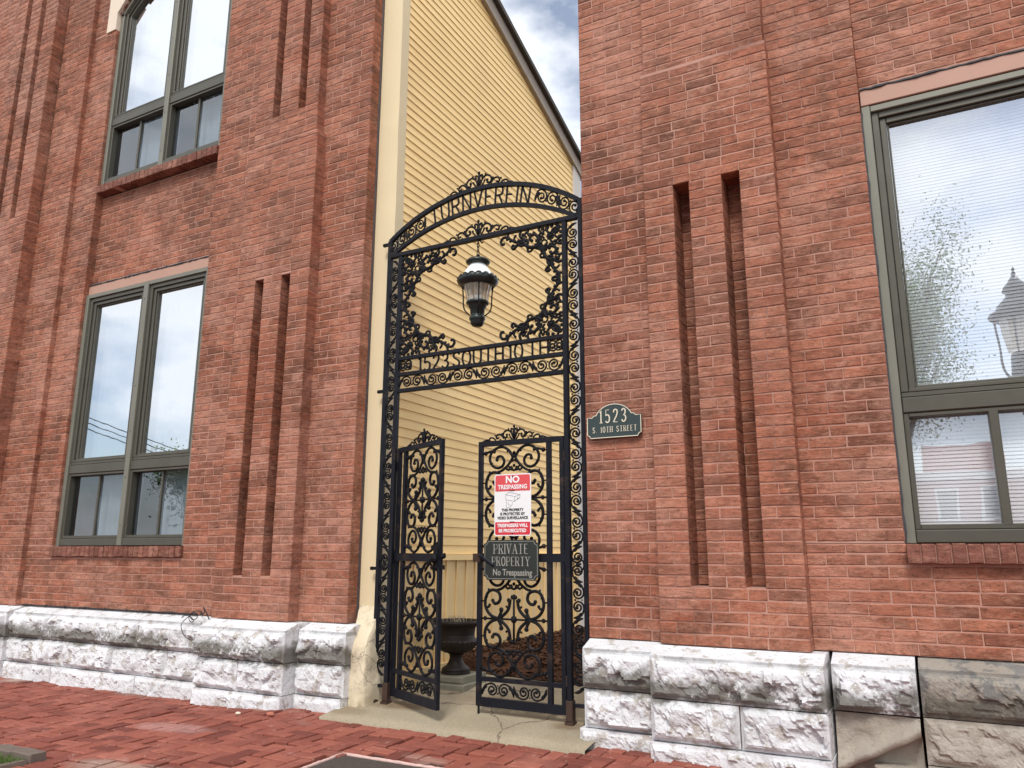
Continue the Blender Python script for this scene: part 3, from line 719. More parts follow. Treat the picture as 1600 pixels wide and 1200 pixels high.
# ------------------------------------------------------------------ windows
def window(parent, x0, x1, z0, z1, tz, mull, sash, lowmat, blind, arch=False, upmat=None, name='window'):
    upmat = upmat or mat_pane
    yf = 4.905
    fr = M(); o = .055
    fr.cur = 1
    fr.cbox(x0+.004, x0+o, yf, yf+.12, z0, z1, .004); fr.cbox(x1-o, x1-.004, yf, yf+.12, z0, z1, .004)
    fr.cur = 0
    fr.cbox(x0+o+.001, x1-o-.001, yf+.004, yf+.12, z0+.003, z0+.075, .006)
    if not arch: fr.cur = 1; fr.cbox(x0+o+.001, x1-o-.001, yf+.003, yf+.12, z1-.045, z1-.003, .004); fr.cur = 0
    w_ = put(fr, name, [mat_frame, mat_frame_light], parent)
    xs = [x0+o] + [q for mm in mull for q in (mm-.035, mm+.035)] + [x1-o]
    for mm in mull:
        put(M().cbox(mm-.034, mm+.034, yf-.004, yf+.11, z0+.004, z1+(.30 if arch else -.002), .006), 'mullion', mat_frame_light, w_)
        b = M()
        for k in range(6): b.blob((mm, yf-.005, z0+.2+k*.46), .006, .003, .006, 6, 3)
        put(b, 'screws', mat_dark, w_)
    for a, b in zip(xs[::2], xs[1::2]):
        # transom rail in two steps
        put(M().cbox(a+.002, b-.002, yf+.012, yf+.11, tz-.045, tz+.045, .006).cbox(a+.002, b-.002, yf+.022, yf+.10, tz+.047, tz+.075, .004), 'transom', mat_frame, w_)
        zt = z1-(.0 if arch else .046)
        # upper light: two nested sash frames
        s = M()
        for (ins, wd, yy) in ((0, .040, .022), (.042, .036, .040), (.080, .012, .056)):
            p0, p1, q0, q1 = a+.002+ins, b-.002-ins, tz+.077+ins*.45, zt-ins
            s.cbox(p0, p0+wd, yf+yy, yf+.115, q0, q1, .004); s.cbox(p1-wd, p1, yf+yy, yf+.115, q0, q1, .004)
            s.cbox(p0+wd+.001, p1-wd-.001, yf+yy+.001, yf+.115, q0, q0+wd*.5, .003)
            if not arch: s.cbox(p0+wd+.001, p1-wd-.001, yf+yy+.001, yf+.115, q1-wd, q1, .004)
        put(s, 'sash', mat_frame, w_)
        y = yf+.078
        pz1 = zt-.05 if not arch else z1+.3
        if arch:
            n = 14; top = []
            for i in range(n+1):
                x = a+.06+(b-a-.12)*i/n; zz = 7.42-.782+math.sqrt(max(0, 1.19**2-(x+6.975)**2)); top.append((x, zz))
            poly = [(a+.06, tz+.1), (b-.06, tz+.1)]+top[::-1]
            put(M().add([(x, y, z) for x, z in poly], [tuple(range(len(poly)))]), 'pane', mat_pane, w_)
        else:
            put(M().add([(a+.06,y,tz+.09),(b-.06,y,tz+.09),(b-.06,y,pz1),(a+.06,y,pz1)], [(0,1,2,3)]), 'pane', upmat, w_)
        # lower sliding lights
        q0, q1 = z0+.077, tz-.047
        s = M()
        s.cbox(a+.002, a+.030, yf+.02, yf+.11, q0, q1, .003); s.cbox(b-.030, b-.002, yf+.02, yf+.11, q0, q1, .003)
        s.cbox(a+.031, b-.031, yf+.021, yf+.11, q0, q0+.028, .003); s.cbox(a+.031, b-.031, yf+.021, yf+.11, q1-.022, q1, .003)
        put(s, 'sash', mat_frame, w_)
        if sash:
            for fx, wd in ((.50, .026),):
                x = a+(b-a)*fx; put(M().cbox(x-wd/2, x+wd/2, yf+.058, yf+.080, q0+.029, q1-.023, .003), 'glazing_bar', mat_frame, w_)
        cuts = [a+.031, a+(b-a)*.50, b-.031] if sash else [a+.031, b-.031]
        for u, v in zip(cuts, cuts[1:]):
            put(M().add([(u,y+.001,q0+.02),(v,y+.001,q0+.02),(v,y+.001,q1-.02),(u,y+.001,q1-.02)], [(0,1,2,3)]), 'pane', lowmat, w_)
    # head of an arched window
    if arch:
        h = M(); h.cur = 1
        for r0, r1, yy in ((1.195, 1.243, 0), (1.155, 1.190, .03), (1.12, 1.15, .045)):
            n = 24; pa = []
            for i in range(n+1):
                t = math.pi*(.5+.2865-.573*i/n); pa.append(t)
            for t0, t1 in zip(pa, pa[1:]):
                cx, zc = -6.975, 7.42-.782
                h.prism([(cx+r0*math.cos(t0), zc+r0*math.sin(t0)), (cx+r0*math.cos(t1), zc+r0*math.sin(t1)), (cx+r1*math.cos(t1), zc+r1*math.sin(t1)), (cx+r1*math.cos(t0), zc+r1*math.sin(t0))], yf+yy, yf+.12)
            h.cur = 0
        put(h, 'arched_head', [mat_frame, mat_frame_light], w_)
    # what hangs behind the glass
    zt = z1-.04 if not arch else z1+.35
    if blind == 'slats':
        bm_ = M(); z = tz+.05
        while z < zt: bm_.add([(x0+.06, 5.050, z), (x1-.06, 5.050, z), (x1-.06, 5.055, z+.0208), (x0+.06, 5.055, z+.0208)], [(0,1,2,3)]); z += .021
        z = z0+.06
        while z < tz: bm_.add([(x0+.06, 5.050, z), (x1-.06, 5.050, z), (x1-.06, 5.055, z+.0208), (x0+.06, 5.055, z+.0208)], [(0,1,2,3)]); z += .021
        put(bm_, 'blind', mat_blind, w_, kind='stuff')
    else:
        c = M(); n = 60; vs = []
        for i in range(n+1):
            x = x0+.05+(x1-x0-.1)*i/n; y = 5.10+.012*math.sin(i*1.9)+.01*math.sin(i*.7)
            f_ = ((x-x0) % ((x1-x0)/2))/((x1-x0)/2); vs += [(x, y, z0+.05 if f_ > .34 else tz+.02), (x, y, zt)]
        c.add(vs, [(2*i, 2*i+2, 2*i+3, 2*i+1) for i in range(n)]); put(c, 'curtain', mat_curtain, w_, smooth=True)
    return w_
window(bl, *LW[:2], LW[2], LW[3], 1.985, [-6.945], True, mat_pane_low, 'curtain')
window(bl, UW[0], UW[1], 5.18, 7.42, 5.985, [-6.945], True, mat_pane_low, 'curtain', arch=True)
window(br, RW[0], RW[1], RW[2], RW[3], 1.985, [.93], False, mat_pane_bright, 'slats', upmat=mat_pane_right)
put(M().cbox(.325, .372, 4.925, 5.0, 1.30, 1.93, .004), 'glazing_bar', mat_frame, bpy.data.objects['window.002'])
# dark sealant down the right window's edge
c = M(); c.tube([(-.150+.003*noise.noise(Vector((i*.6, 0, 0))), 4.896, 1.21+i*.06) for i in range(45)], [.009+.014*abs(noise.noise(Vector((i*.35, 1, 0)))) for i in range(45)], 6)
put(c, 'sealant_bead', mat_caulk, br)
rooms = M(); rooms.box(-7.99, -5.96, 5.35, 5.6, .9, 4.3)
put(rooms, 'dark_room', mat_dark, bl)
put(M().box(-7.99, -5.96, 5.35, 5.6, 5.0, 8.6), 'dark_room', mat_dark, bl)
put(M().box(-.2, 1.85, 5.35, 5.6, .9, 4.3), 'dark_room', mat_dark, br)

# ------------------------------------------------------------------ yellow building on the alley
XS = -3.86
yb = thing('clapboard_building', 'yellow clapboard building whose side wall lines the alley behind the iron gate', 'building')
rake = lambda y: 7.193-.342*(y-6.474)
YE = 9.0
k = 0; z = 1.137
while z < rake(5.1):
    z1 = z+.080; ya = 5.13
    def yend(zz): return min(YE-.13, 6.474+(7.193-zz)/.342)
    y1a, y1b = yend(z), yend(z1)
    if y1b > ya+.05:
        m = M(); jz = noise.noise(Vector((k*3.7, 0, 0)))*.0025; xb, xt, xi = XS+.009+jz*.8, XS+.001, XS-.03
        m.add([(xb,ya,z+.001),(xb,y1a,z+.001),(xt,y1b,z1+.004),(xt,ya,z1+.004),(xi,ya,z+.001),(xi,y1a,z+.001),(xi,y1b,z1+.004),(xi,ya,z1+.004)],
              [(0,1,2,3),(0,4,5,1),(1,5,6,2),(3,2,6,7),(0,3,7,4)])
        put(m, 'siding_board', mat_siding, yb)
    z = z1; k += 1
put(M().box(XS-.3, XS-.031, 5.13, YE-.1, 0, 6.4), 'sheathing', mat_dark, yb)
# ledge over the vertical boards
put(M().box(XS-.02, XS+.035, 5.13, YE-.1, 1.085, 1.136), 'ledger_board', mat_siding, yb)
y = 5.13; i = 0
while y < YE-.2:
    w_ = .165; m = M().box(XS-.02, XS+.004, y+.002, y+w_-.002, .1, 1.084); b = put(m, 'vertical_board', mat_board, yb)
    put(M().box(XS+.0045, XS+.017, y+w_-.022, y+w_+.020, .1, 1.083), 'batten', mat_board, b); y += w_; i += 1
put(M().box(XS+.005, XS+.05, 5.2, YE-.1, .1, .225), 'base_trim', mat_board, yb)
# corner board at the far end
put(M().box(XS-.03, XS+.03, YE-.13, YE+.10, .1, rake(YE)-.02), 'corner_board', mat_corner, yb)
# rake trim and roof edge
r_ = M(); y0, y1 = 5.0, YE+.16
def rk(x0, x1, d0, d1, mm):
    mm.add([(x0,y0,rake(y0)+d0),(x1,y0,rake(y0)+d0),(x1,y1,rake(y1)+d0),(x0,y1,rake(y1)+d0),(x0,y0,rake(y0)+d1),(x1,y0,rake(y0)+d1),(x1,y1,rake(y1)+d1),(x0,y1,rake(y1)+d1)],
           [(0,3,2,1),(4,5,6,7),(0,1,5,4),(1,2,6,5),(2,3,7,6),(3,0,4,7)])
rk(XS-.05, XS+.055, -.07, .10, r_); put(r_, 'rake_trim', simple('grey_brown_rake_paint', (.36, .31, .26), .7), yb)
r_ = M(); rk(XS-3, XS+.11, .101, .16, r_); put(r_, 'roof', mat_roof, yb)
# stucco pier facing the street
pier = M(); n = 60; vs = []; fs = []; px0, px1 = -4.064, -3.852
for j in range(n+1):
    z = .55+7.4*j/n; wv = .003*noise.noise(Vector((0, 0, z*3)))
    vs += [(px0, 5.128, z), (px0, 5.015+wv, z), (px1+wv, 5.015+wv, z), (px1, 5.128, z)]
for j in range(n):
    for q in range(3): a = j*4+q; fs.append((a, a+1, a+5, a+4))
pier.add(vs, fs); pr = put(pier, 'corner_pier', mat_trim, yb)
put(M().tube([(px0-.001, 4.995, .66), (px0-.001, 4.995, 8)], .007, 6), 'sealant_joint', mat_caulk, pr)
# swollen, cracked foot of the pier
ft = M(); nx, nz_ = 16, 34; vs = []; fs = []
for j in range(nz_+1):
    z = -.02+.78*j/nz_; t = j/nz_
    for i in range(nx+1):
        u = i/nx
        xl = -3.965+(-.095)*max(0, (z-.50)/.26)**1.0; xr = -3.80-.045*t
        y = 4.80+.21*max(0, (t-.55)/.45)**1.3
        x = xl+(xr-xl)*min(1, u*1.35); yy = y+.015*t
        if u > .74: yy = y+(u-.74)/.26*.30
        nn = noise.noise(Vector((x*7, yy*7, z*7)))*.014+noise.noise(Vector((x*25, yy*25, z*25)))*.004
        bite = .07*max(0, 1-z/.16)*max(0, noise.noise(Vector((x*10, 2, z*8)))+.35) if u > .45 else 0
        vs.append((x+(nn if u > .7 else 0)-bite*.6, yy+nn+bite, z))
for j in range(nz_):
    for i in range(nx): a = j*(nx+1)+i; fs.append((a, a+1, a+nx+2, a+nx+1))
ft.add(vs, fs); put(ft, 'pier_foot', mat_stucco, yb, smooth=True)

# ------------------------------------------------------------------ iron gateway
G = 4.96
gw = thing('iron_gateway', 'tall black wrought-iron gateway with arched name band and two leaves in the alley mouth', 'gateway')
NY = (0, -1, 0)
def gmap(u, v): return Vector((u, G, v))
def spiral(c, R, turns, a0, d, n=22, shrink=.24):
    return [(c[0]+R*(1-(1-shrink)*i/n)*math.cos(a0+d*2*math.pi*turns*i/n), c[1]+R*(1-(1-shrink)*i/n)*math.sin(a0+d*2*math.pi*turns*i/n)) for i in range(n+1)]
def stroke(m, pts, r, mp=gmap, N=NY, flat=1.0, sides=6, end=0):
    P = [mp(*p) for p in pts]; m.tube(P, r, sides, N, flat)
    if end: m.blob(P[-1], end, end*.8, end)
def scroll_pair(m, mp, U, w, sg, N=NY, r=.0068):
    R = w*.43; cs = min(U*.23, R*1.12)
    for sd in (-1, 1):
        c = (sd*cs, sg*w*.0)
        a0 = math.pi/2*sg; d = (sd*sg)       # over the outer side, towards the partner, then inwards
        sp = spiral(c, R, 1.55, a0, d, 24)
        arm = crom([(sd*U*.5, -sg*w*.10), (sd*(cs+R*.85+ (U*.5-cs-R)*.35), sg*w*.28), (sd*(cs+R*.35), sg*w*.425), sp[0]], 4)
        stroke(m, arm[:-1]+sp, r, mp, N, .9, 6, r*1.9)
        # split leaf on the arm
        lf = [(sd*U*.5, -sg*w*.38), (sd*U*.485, -sg*w*.12), (sd*(U*.43), sg*w*.16), (sd*U*.40, sg*w*.34)]
        m.tube([mp(*p) for p in crom(lf, 3)], [.003, .006, .009, .011, .012, .011, .009, .007, .005, .003], 5, N, .6)
        stroke(m, crom([(sd*U*.45, sg*w*.05), (sd*U*.39, sg*w*.10), (sd*U*.37, sg*w*.20)], 3), [r*.9]*6+[r*.5], mp, N, .8, 5, r*1.2)
    m.blob(mp(0, -sg*w*.22), .008, .006, .008); m.blob(mp(0, sg*w*.30), .006, .005, .006)
def strip(parent, name, n, U, w, mp_at, N=NY, first=1):
    for i in range(n):
        m = M(); f = mp_at(i); scroll_pair(m, f, U, w, first if i % 2 == 0 else -first, N); put(m, name, mat_iron, parent, True)
def bar(parent, name, x0, x1, z0, z1, y=G, d=.017, mat=mat_bar, c=.003):
    return put(M().cbox(x0, x1, y-d, y+d, z0, z1, c), name, mat, parent)
CX = -2.977
# posts
for sgn in (-1, 1):
    xo, xi = CX+sgn*(.868 if sgn < 0 else .884), CX+sgn*.752
    o = bar(gw, 'outer_post', xo-.017, xo+.017, .02, 3.745, d=.018)
    put(M().box(xo-.028, xo+.028, G-.03, G+.03, .03, .075), 'post_foot', mat_rust, o)
    o = bar(gw, 'inner_post', xi-.018, xi+.018, .03, 3.585, d=.018)
    f = M().box(xi-.030, xi+.030, G-.032, G+.032, .03, .07); f.cbox(xi-.024, xi+.024, G-.026, G+.026, .071, .20, .004); put(f, 'post_foot', mat_rust, o)
    cx = (xo+xi)/2; wd = abs(xo-xi)-.036
    put(M().cbox(min(xo, xi)+.018, max(xo, xi)-.019, G-.008, G+.008, .16, .185), 'tie_bar', mat_bar, gw)
    U = .2362
    strip(gw, 'side_scroll', 14, U, wd, lambda i, cx=cx, U=U: (lambda u, v: Vector((cx+v, G, .25+U*(i+.5)+u))), first=sgn)
    m = M(); m.tube([Vector((cx+wd*.5*math.cos(a*.524), G, 1.07+wd*.5*math.sin(a*.524))) for a in range(12)], .006, 6, NY, 1, close=True)
    m.blob((cx, G, 1.07), .016, .012, .016); put(m, 'rosette', mat_iron, gw, True)
    for z in (1.03, 2.44, 3.72) if sgn < 0 else (1.03, 2.44):
        k = M().box(xo+(-.075 if sgn < 0 else .018), xo+(-.018 if sgn < 0 else .06), G-.012, G+.012, z-.012, z+.012)
        k.blob((xo+sgn*.062, G+.0, z), .017, .017, .016)
        put(k, 'wall_bracket', mat_iron, gw)
# straight bars and their fillings
bar(gw, 'cross_bar', CX-.85, CX+.85, 3.586, 3.622, d=.02)
for z in (2.695, 2.562, 2.428): bar(gw, 'cross_bar', CX-.733, CX+.733, z-.0155, z+.0155, d=.016)
def arc_pts(hw, z0, rise, n=44, ext=0):
    R = (hw*hw+rise*rise)/(2*rise); zc = z0+rise-R; a = math.asin(min(1, (hw+ext)/R))
    return [(CX+R*math.sin(-a+2*a*i/n), zc+R*math.cos(-a+2*a*i/n)) for i in range(n+1)], R, zc
po, Ro, zo = arc_pts(.868, 3.74, .292); pi_, Ri, zi = arc_pts(.868, 3.60, .252)
put(M().tube([gmap(*p) for p in po], .0235, 4, NY, 1), 'arch_bar', mat_bar, gw)
put(M().tube([gmap(*p) for p in pi_], .0215, 4, NY, 1), 'arch_bar', mat_bar, gw)
def arch_at(sx, tv):       # sx: metres along from the centre, tv: -.5..+.5 across the band
    a = sx/1.5; xi2, zi2 = Ri*math.sin(a), zi+Ri*math.cos(a); b = math.asin(max(-1, min(1, xi2/Ro)))
    z_o = zo+Ro*math.cos(b); v = (zi2+z_o)/2+tv*(z_o-zi2)
    return Vector((CX+xi2+tv*.1*a, G, v))
for s0, sg in ((-.770, 1), (-.578, -1), (.578, 1), (.770, -1)):
    m = M(); scroll_pair(m, lambda u, v, s0=s0: arch_at(s0+u, v/.135), .190, .104, sg); put(m, 'arch_scroll', mat_iron, gw, True)
strip(gw, 'band_scroll', 6, .242, .104, lambda i: (lambda u, v: Vector((CX-.605+.242*i+u, G, 2.495+v))), first=1)
for sx in (-1, 1):
    m = M(); scroll_pair(m, lambda u, v, sx=sx: Vector((CX+sx*.672+u*sx, G, 2.628+v)), .105, .100, 1); put(m, 'band_scroll', mat_iron, gw, True)

# stroke lettering: straight pieces and bows, with feet where the face has serifs
O_ = [(.33, 1), (.12, .93), (.0, .68), (.0, .32), (.12, .07), (.33, 0), (.54, .07), (.66, .32), (.66, .68), (.54, .93), (.33, 1)]
GL = {
 'T': (.66, [([(0,1),(.66,1)],0,0), ([(.33,1),(.33,0)],1,0)], [(.33,0)]),
 'U': (.64, [([(0,1),(0,.34),(.08,.08),(.32,0),(.56,.08),(.64,.34),(.64,1)],1,1)], [(0,1),(.64,1)]),
 'R': (.62, [([(0,0),(0,1)],1,0), ([(0,1),(.34,.99),(.54,.92),(.58,.76),(.54,.60),(.34,.52),(0,.51)],0,1), ([(.30,.52),(.62,0)],1,0)], [(0,0),(0,1),(.60,0)]),
 'P': (.58, [([(0,0),(0,1)],1,0), ([(0,1),(.34,.99),(.54,.91),(.58,.74),(.54,.56),(.34,.47),(0,.46)],0,1)], [(0,0),(0,1)]),
 'N': (.66, [([(0,0),(0,1)],0,0), ([(0,1),(.66,0)],1,0), ([(.66,0),(.66,1)],0,0)], [(0,0),(.66,1),(0,1)]),
 'V': (.66, [([(0,1),(.33,0)],1,0), ([(.33,0),(.66,1)],0,0)], [(0,1),(.66,1)]),
 'E': (.52, [([(0,0),(0,1)],1,0), ([(0,1),(.52,1)],0,0), ([(0,.52),(.42,.52)],0,0), ([(0,0),(.52,0)],0,0)], []),
 'I': (.06, [([(.03,0),(.03,1)],1,0)], [(.03,0),(.03,1)]),
 'A': (.70, [([(0,0),(.35,1)],0,0), ([(.35,1),(.70,0)],1,0), ([(.14,.36),(.56,.36)],0,0)], [(0,0),(.70,0)]),
 'Y': (.66, [([(0,1),(.33,.48)],1,0), ([(.66,1),(.33,.48)],0,0), ([(.33,.48),(.33,0)],1,0)], [(0,1),(.66,1),(.33,0)]),
 'O': (.66, [(O_,1,1)], []), '0': (.60, [([(x*.9,y) for x,y in O_],1,1)], []),
 'H': (.62, [([(0,0),(0,1)],1,0), ([(.62,0),(.62,1)],1,0), ([(0,.50),(.62,.50)],0,0)], [(0,0),(0,1),(.62,0),(.62,1)]),
 'S': (.54, [([(.52,.82),(.42,.96),(.24,1),(.06,.92),(.02,.74),(.12,.60),(.40,.44),(.53,.28),(.49,.09),(.28,0),(.10,.04),(0,.20)],1,1)], []),
 '1': (.22, [([(0,.82),(.15,1),(.15,0)],1,0)], [(.15,0)]),
 '2': (.54, [([(.02,.76),(.08,.94),(.27,1),(.47,.92),(.50,.70),(.36,.44),(.14,.20),(0,0)],1,1), ([(0,0),(.54,0)],0,0)], []),
 '3': (.52, [([(.02,.84),(.12,.97),(.28,1),(.46,.90),(.46,.66),(.30,.53),(.20,.52)],1,1), ([(.30,.53),(.50,.40),(.52,.18),(.36,.02),(.16,.01),(0,.16)],1,1)], []),
 '5': (.52, [([(.48,1),(.06,1),(.03,.54)],0,0), ([(.03,.54),(.20,.62),(.42,.56),(.52,.34),(.44,.08),(.20,0),(0,.12)],1,1)], []),
 '.': (.1, [([(.05,0),(.05,.05)],1,0)], []),
}
def text_width(t, gap=.22, xs=1): return sum((.42 if c == ' ' else GL[c][0])*xs+gap for c in t)-gap
def glyph(m, ch, mp, h, thick, thin, xs, serif=0, N=NY, flat=.8, sides=4):
    w, st, sf = GL[ch]
    for pts, tk, curve in st:
        P = crom(pts, 3) if curve else pts
        m.tube([mp(x*xs*h, y*h) for x, y in P], (thick if tk else thin), sides, N, flat)
    if serif:
        for x, y in sf: m.tube([mp(x*xs*h-serif, y*h), mp(x*xs*h+serif, y*h)], thin, sides, N, flat)
    return w*xs*h
# TURNVEREIN round the arch, each letter its own piece of iron
word = 'TURNVEREIN'; H_ = .142; gap = .26; tw = text_width(word, gap, .82)*H_; ks = .86/tw; s = -.43
for ch in word:
    m = M(); w_ = GL[ch][0]*.82*H_
    glyph(m, ch, lambda u, v, s=s: arch_at(s+u*ks, (v-H_/2)/.157*.92), H_, .0092, .0092, .82); put(m, 'letter', mat_iron, gw)
    s += (w_+gap*H_)*ks
word = '1523 SOUTH 10 TH'; H_ = .114; gap = .27
tw = sum(((.10+gap*.3) if c == ' ' else GL[c][0]*.92+gap) for c in word)*H_-gap*H_; kb = 1.15/tw; s = -3.518
for ch in word:
    if ch == ' ': s += (.10+gap*.3)*H_*kb; continue
    m = M(); w_ = GL[ch][0]*.92*H_
    glyph(m, ch, lambda u, v, s=s: Vector((s+u*kb, G, 2.572+v)), H_, .0094, .0094, .92); put(m, 'letter', mat_iron, gw)
    s += (w_+gap*H_)*kb
# crests
def crest(parent, mp, k, N=NY):
    m = M(); r = .0092*max(.85, k)
    def S(pts, rr, e=0, n=4):
        P = crom(pts, n)
        for sx in (-1, 1): stroke(m, [(sx*x*k, y*k) for x, y in P], rr, mp, N, .8, 5, e)
    m.tube([mp(0, 0), mp(0, .075*k), mp(0, .12*k)], [r*1.3, r*1.5, r*.8], 6, N, .8)
    m.blob(mp(0, .128*k), .013*k, .008, .016*k); m.blob(mp(0, .055*k), .02*k, .012, .02*k)
    S([(0, .085), (.022, .108), (.034, .100), (.030, .086)], r*.9, .010*k)
    S([(.010, .02), (.030, .070), (.065, .095), (.100, .085), (.118, .055), (.105, .028), (.080, .030), (.078, .052)], r, .013*k)
    S([(.02, .004), (.045, .036), (.052, .052)], r*.8, .010*k)
    S([(.110, .018), (.135, .052), (.165, .062), (.190, .045), (.186, .022), (.168, .026)], r*.95, .010*k)
    S([(.200, .008), (.225, .030), (.252, .034), (.268, .022)], r*.9, .009*k)
    S([(.262, .010), (.300, .014), (.345, .000)], [r]*5+[r*.7]*3+[r*.3])
    for x, y in ((.13, .066), (.205, .052), (.06, .108), (.095, .012), (.150, .010)):
        for sx in (-1, 1): m.blob(mp(sx*x*k, y*k), .009*k, .007, .009*k)
    return put(m, 'crest', mat_iron, parent, True)
crest(gw, lambda u, v: Vector((CX+u, G, zo+math.sqrt(Ro*Ro-u*u)+.010+v)), 1.0)
crest(gw, lambda u, v: Vector((CX+u, G, 3.620+v)), 1.0)
# corner filigree: arm drawn along a, mirrored over the diagonal
def corner(sx, sz):
    m = M(); x0 = CX+sx*.734; z0 = 3.586 if sz > 0 else 2.711
    def mpp(a, b): return Vector((x0-sx*a, G, z0-sz*b))
    def S(pts, rr, e=0):
        P = crom(pts, 4)
        for sw_ in (0, 1):
            q = [((b*1.0, a*.86) if sw_ else (a, b)) for a, b in P]
            stroke(m, q, rr, mpp, NY, .85, 5, e)
    r = .0120
    for i in range(8):           # rosette
        a = i*math.pi/4; m.blob(mpp(.098+.024*math.cos(a), .090+.024*math.sin(a)), .013, .009, .013, 6, 4)
    m.blob(mpp(.098, .090), .018, .015, .018)
    m.tube([mpp(.150+.024*math.cos(i*.5236), .135+.024*math.sin(i*.5236)) for i in range(12)], .008, 5, NY, .85, close=True)
    S([(.172, .128), (.205, .152), (.248, .156), (.292, .138), (.322, .105), (.326, .072), (.345, .052)], r*1.25)
    S([(.225, .150), (.200, .120), (.205, .078), (.232, .052), (.262, .058), (.272, .084), (.256, .098)], r*1.1, .015)
    S([(.300, .130), (.290, .105), (.300, .082)], r, .012)
    S([(.310, .120), (.350, .122), (.378, .098), (.372, .074)], r, .011)
    S([(.330, .095), (.375, .110), (.412, .138), (.428, .120), (.418, .106)], r, .012)
    S([(.248, .156), (.262, .182), (.290, .178), (.288, .156)], r*.8, .010)
    S([(.300, .062), (.318, .040), (.305, .022)], r*.8, .010)
    S([(.400, .082), (.410, .050), (.395, .030)], r*.8, .010)
    S([(.150, .100), (.168, .078), (.190, .086)], r*.8, .010)
    S([(.340, .080), (.390, .085), (.432, .058), (.470, .030), (.508, .030), (.526, .058), (.516, .082), (.500, .080)], r, .012)
    S([(.345, .060), (.360, .035), (.352, .004)], r, 0)
    S([(.452, .042), (.462, .020), (.466, .004)], r*.9)
    S([(.272, .060), (.292, .030), (.286, .004)], r*.9)
    S([(.206, .080), (.180, .045), (.196, .020), (.188, .004)], r*.9, 0)
    S([(.092, .064), (.075, .038), (.050, .030), (.040, .048)], r*.9, .010)
    S([(.110, .062), (.128, .040), (.118, .018), (.122, .004)], r*.9)
    S([(.128, .040), (.150, .034), (.158, .050)], r*.8, .010)
    S([(.050, .030), (.040, .014), (.048, .003)], r*.8)
    for a, b in ((.340, .100), (.352, .088), (.238, .040), (.250, .150), (.182, .100), (.165, .020), (.405, .075), (.085, .012), (.030, .025), (.290, .150), (.470, .045), (.222, .138), (.312, .088), (.300, .120), (.395, .118), (.440, .065), (.060, .060), (.130, .020), (.160, .060), (.215, .105), (.270, .045), (.330, .035)):
        m.blob(mpp(a, b), .0155, .009, .0155, 6, 4); m.blob(mpp(b, a*.86), .0155, .009, .0155, 6, 4)
    m.tube([mpp(.172, .152), mpp(.200, .172), mpp(.222, .166)], r, 5, NY, .85); m.tube([mpp(.162, .160), mpp(.176, .186), mpp(.172, .205)], r, 5, NY, .85)
    m.blob(mpp(.190, .178), .014, .010, .014)
    put(m, 'corner_filigree', mat_iron, gw, True)
for sx in (-1, 1):
    for sz in (-1, 1): corner(sx, sz)
put(M().tube([gmap(CX-.37, 3.585), gmap(CX-.57, 3.42), gmap(CX-.60, 3.40)], .004, 5, NY), 'lamp_wire', mat_iron, gw)

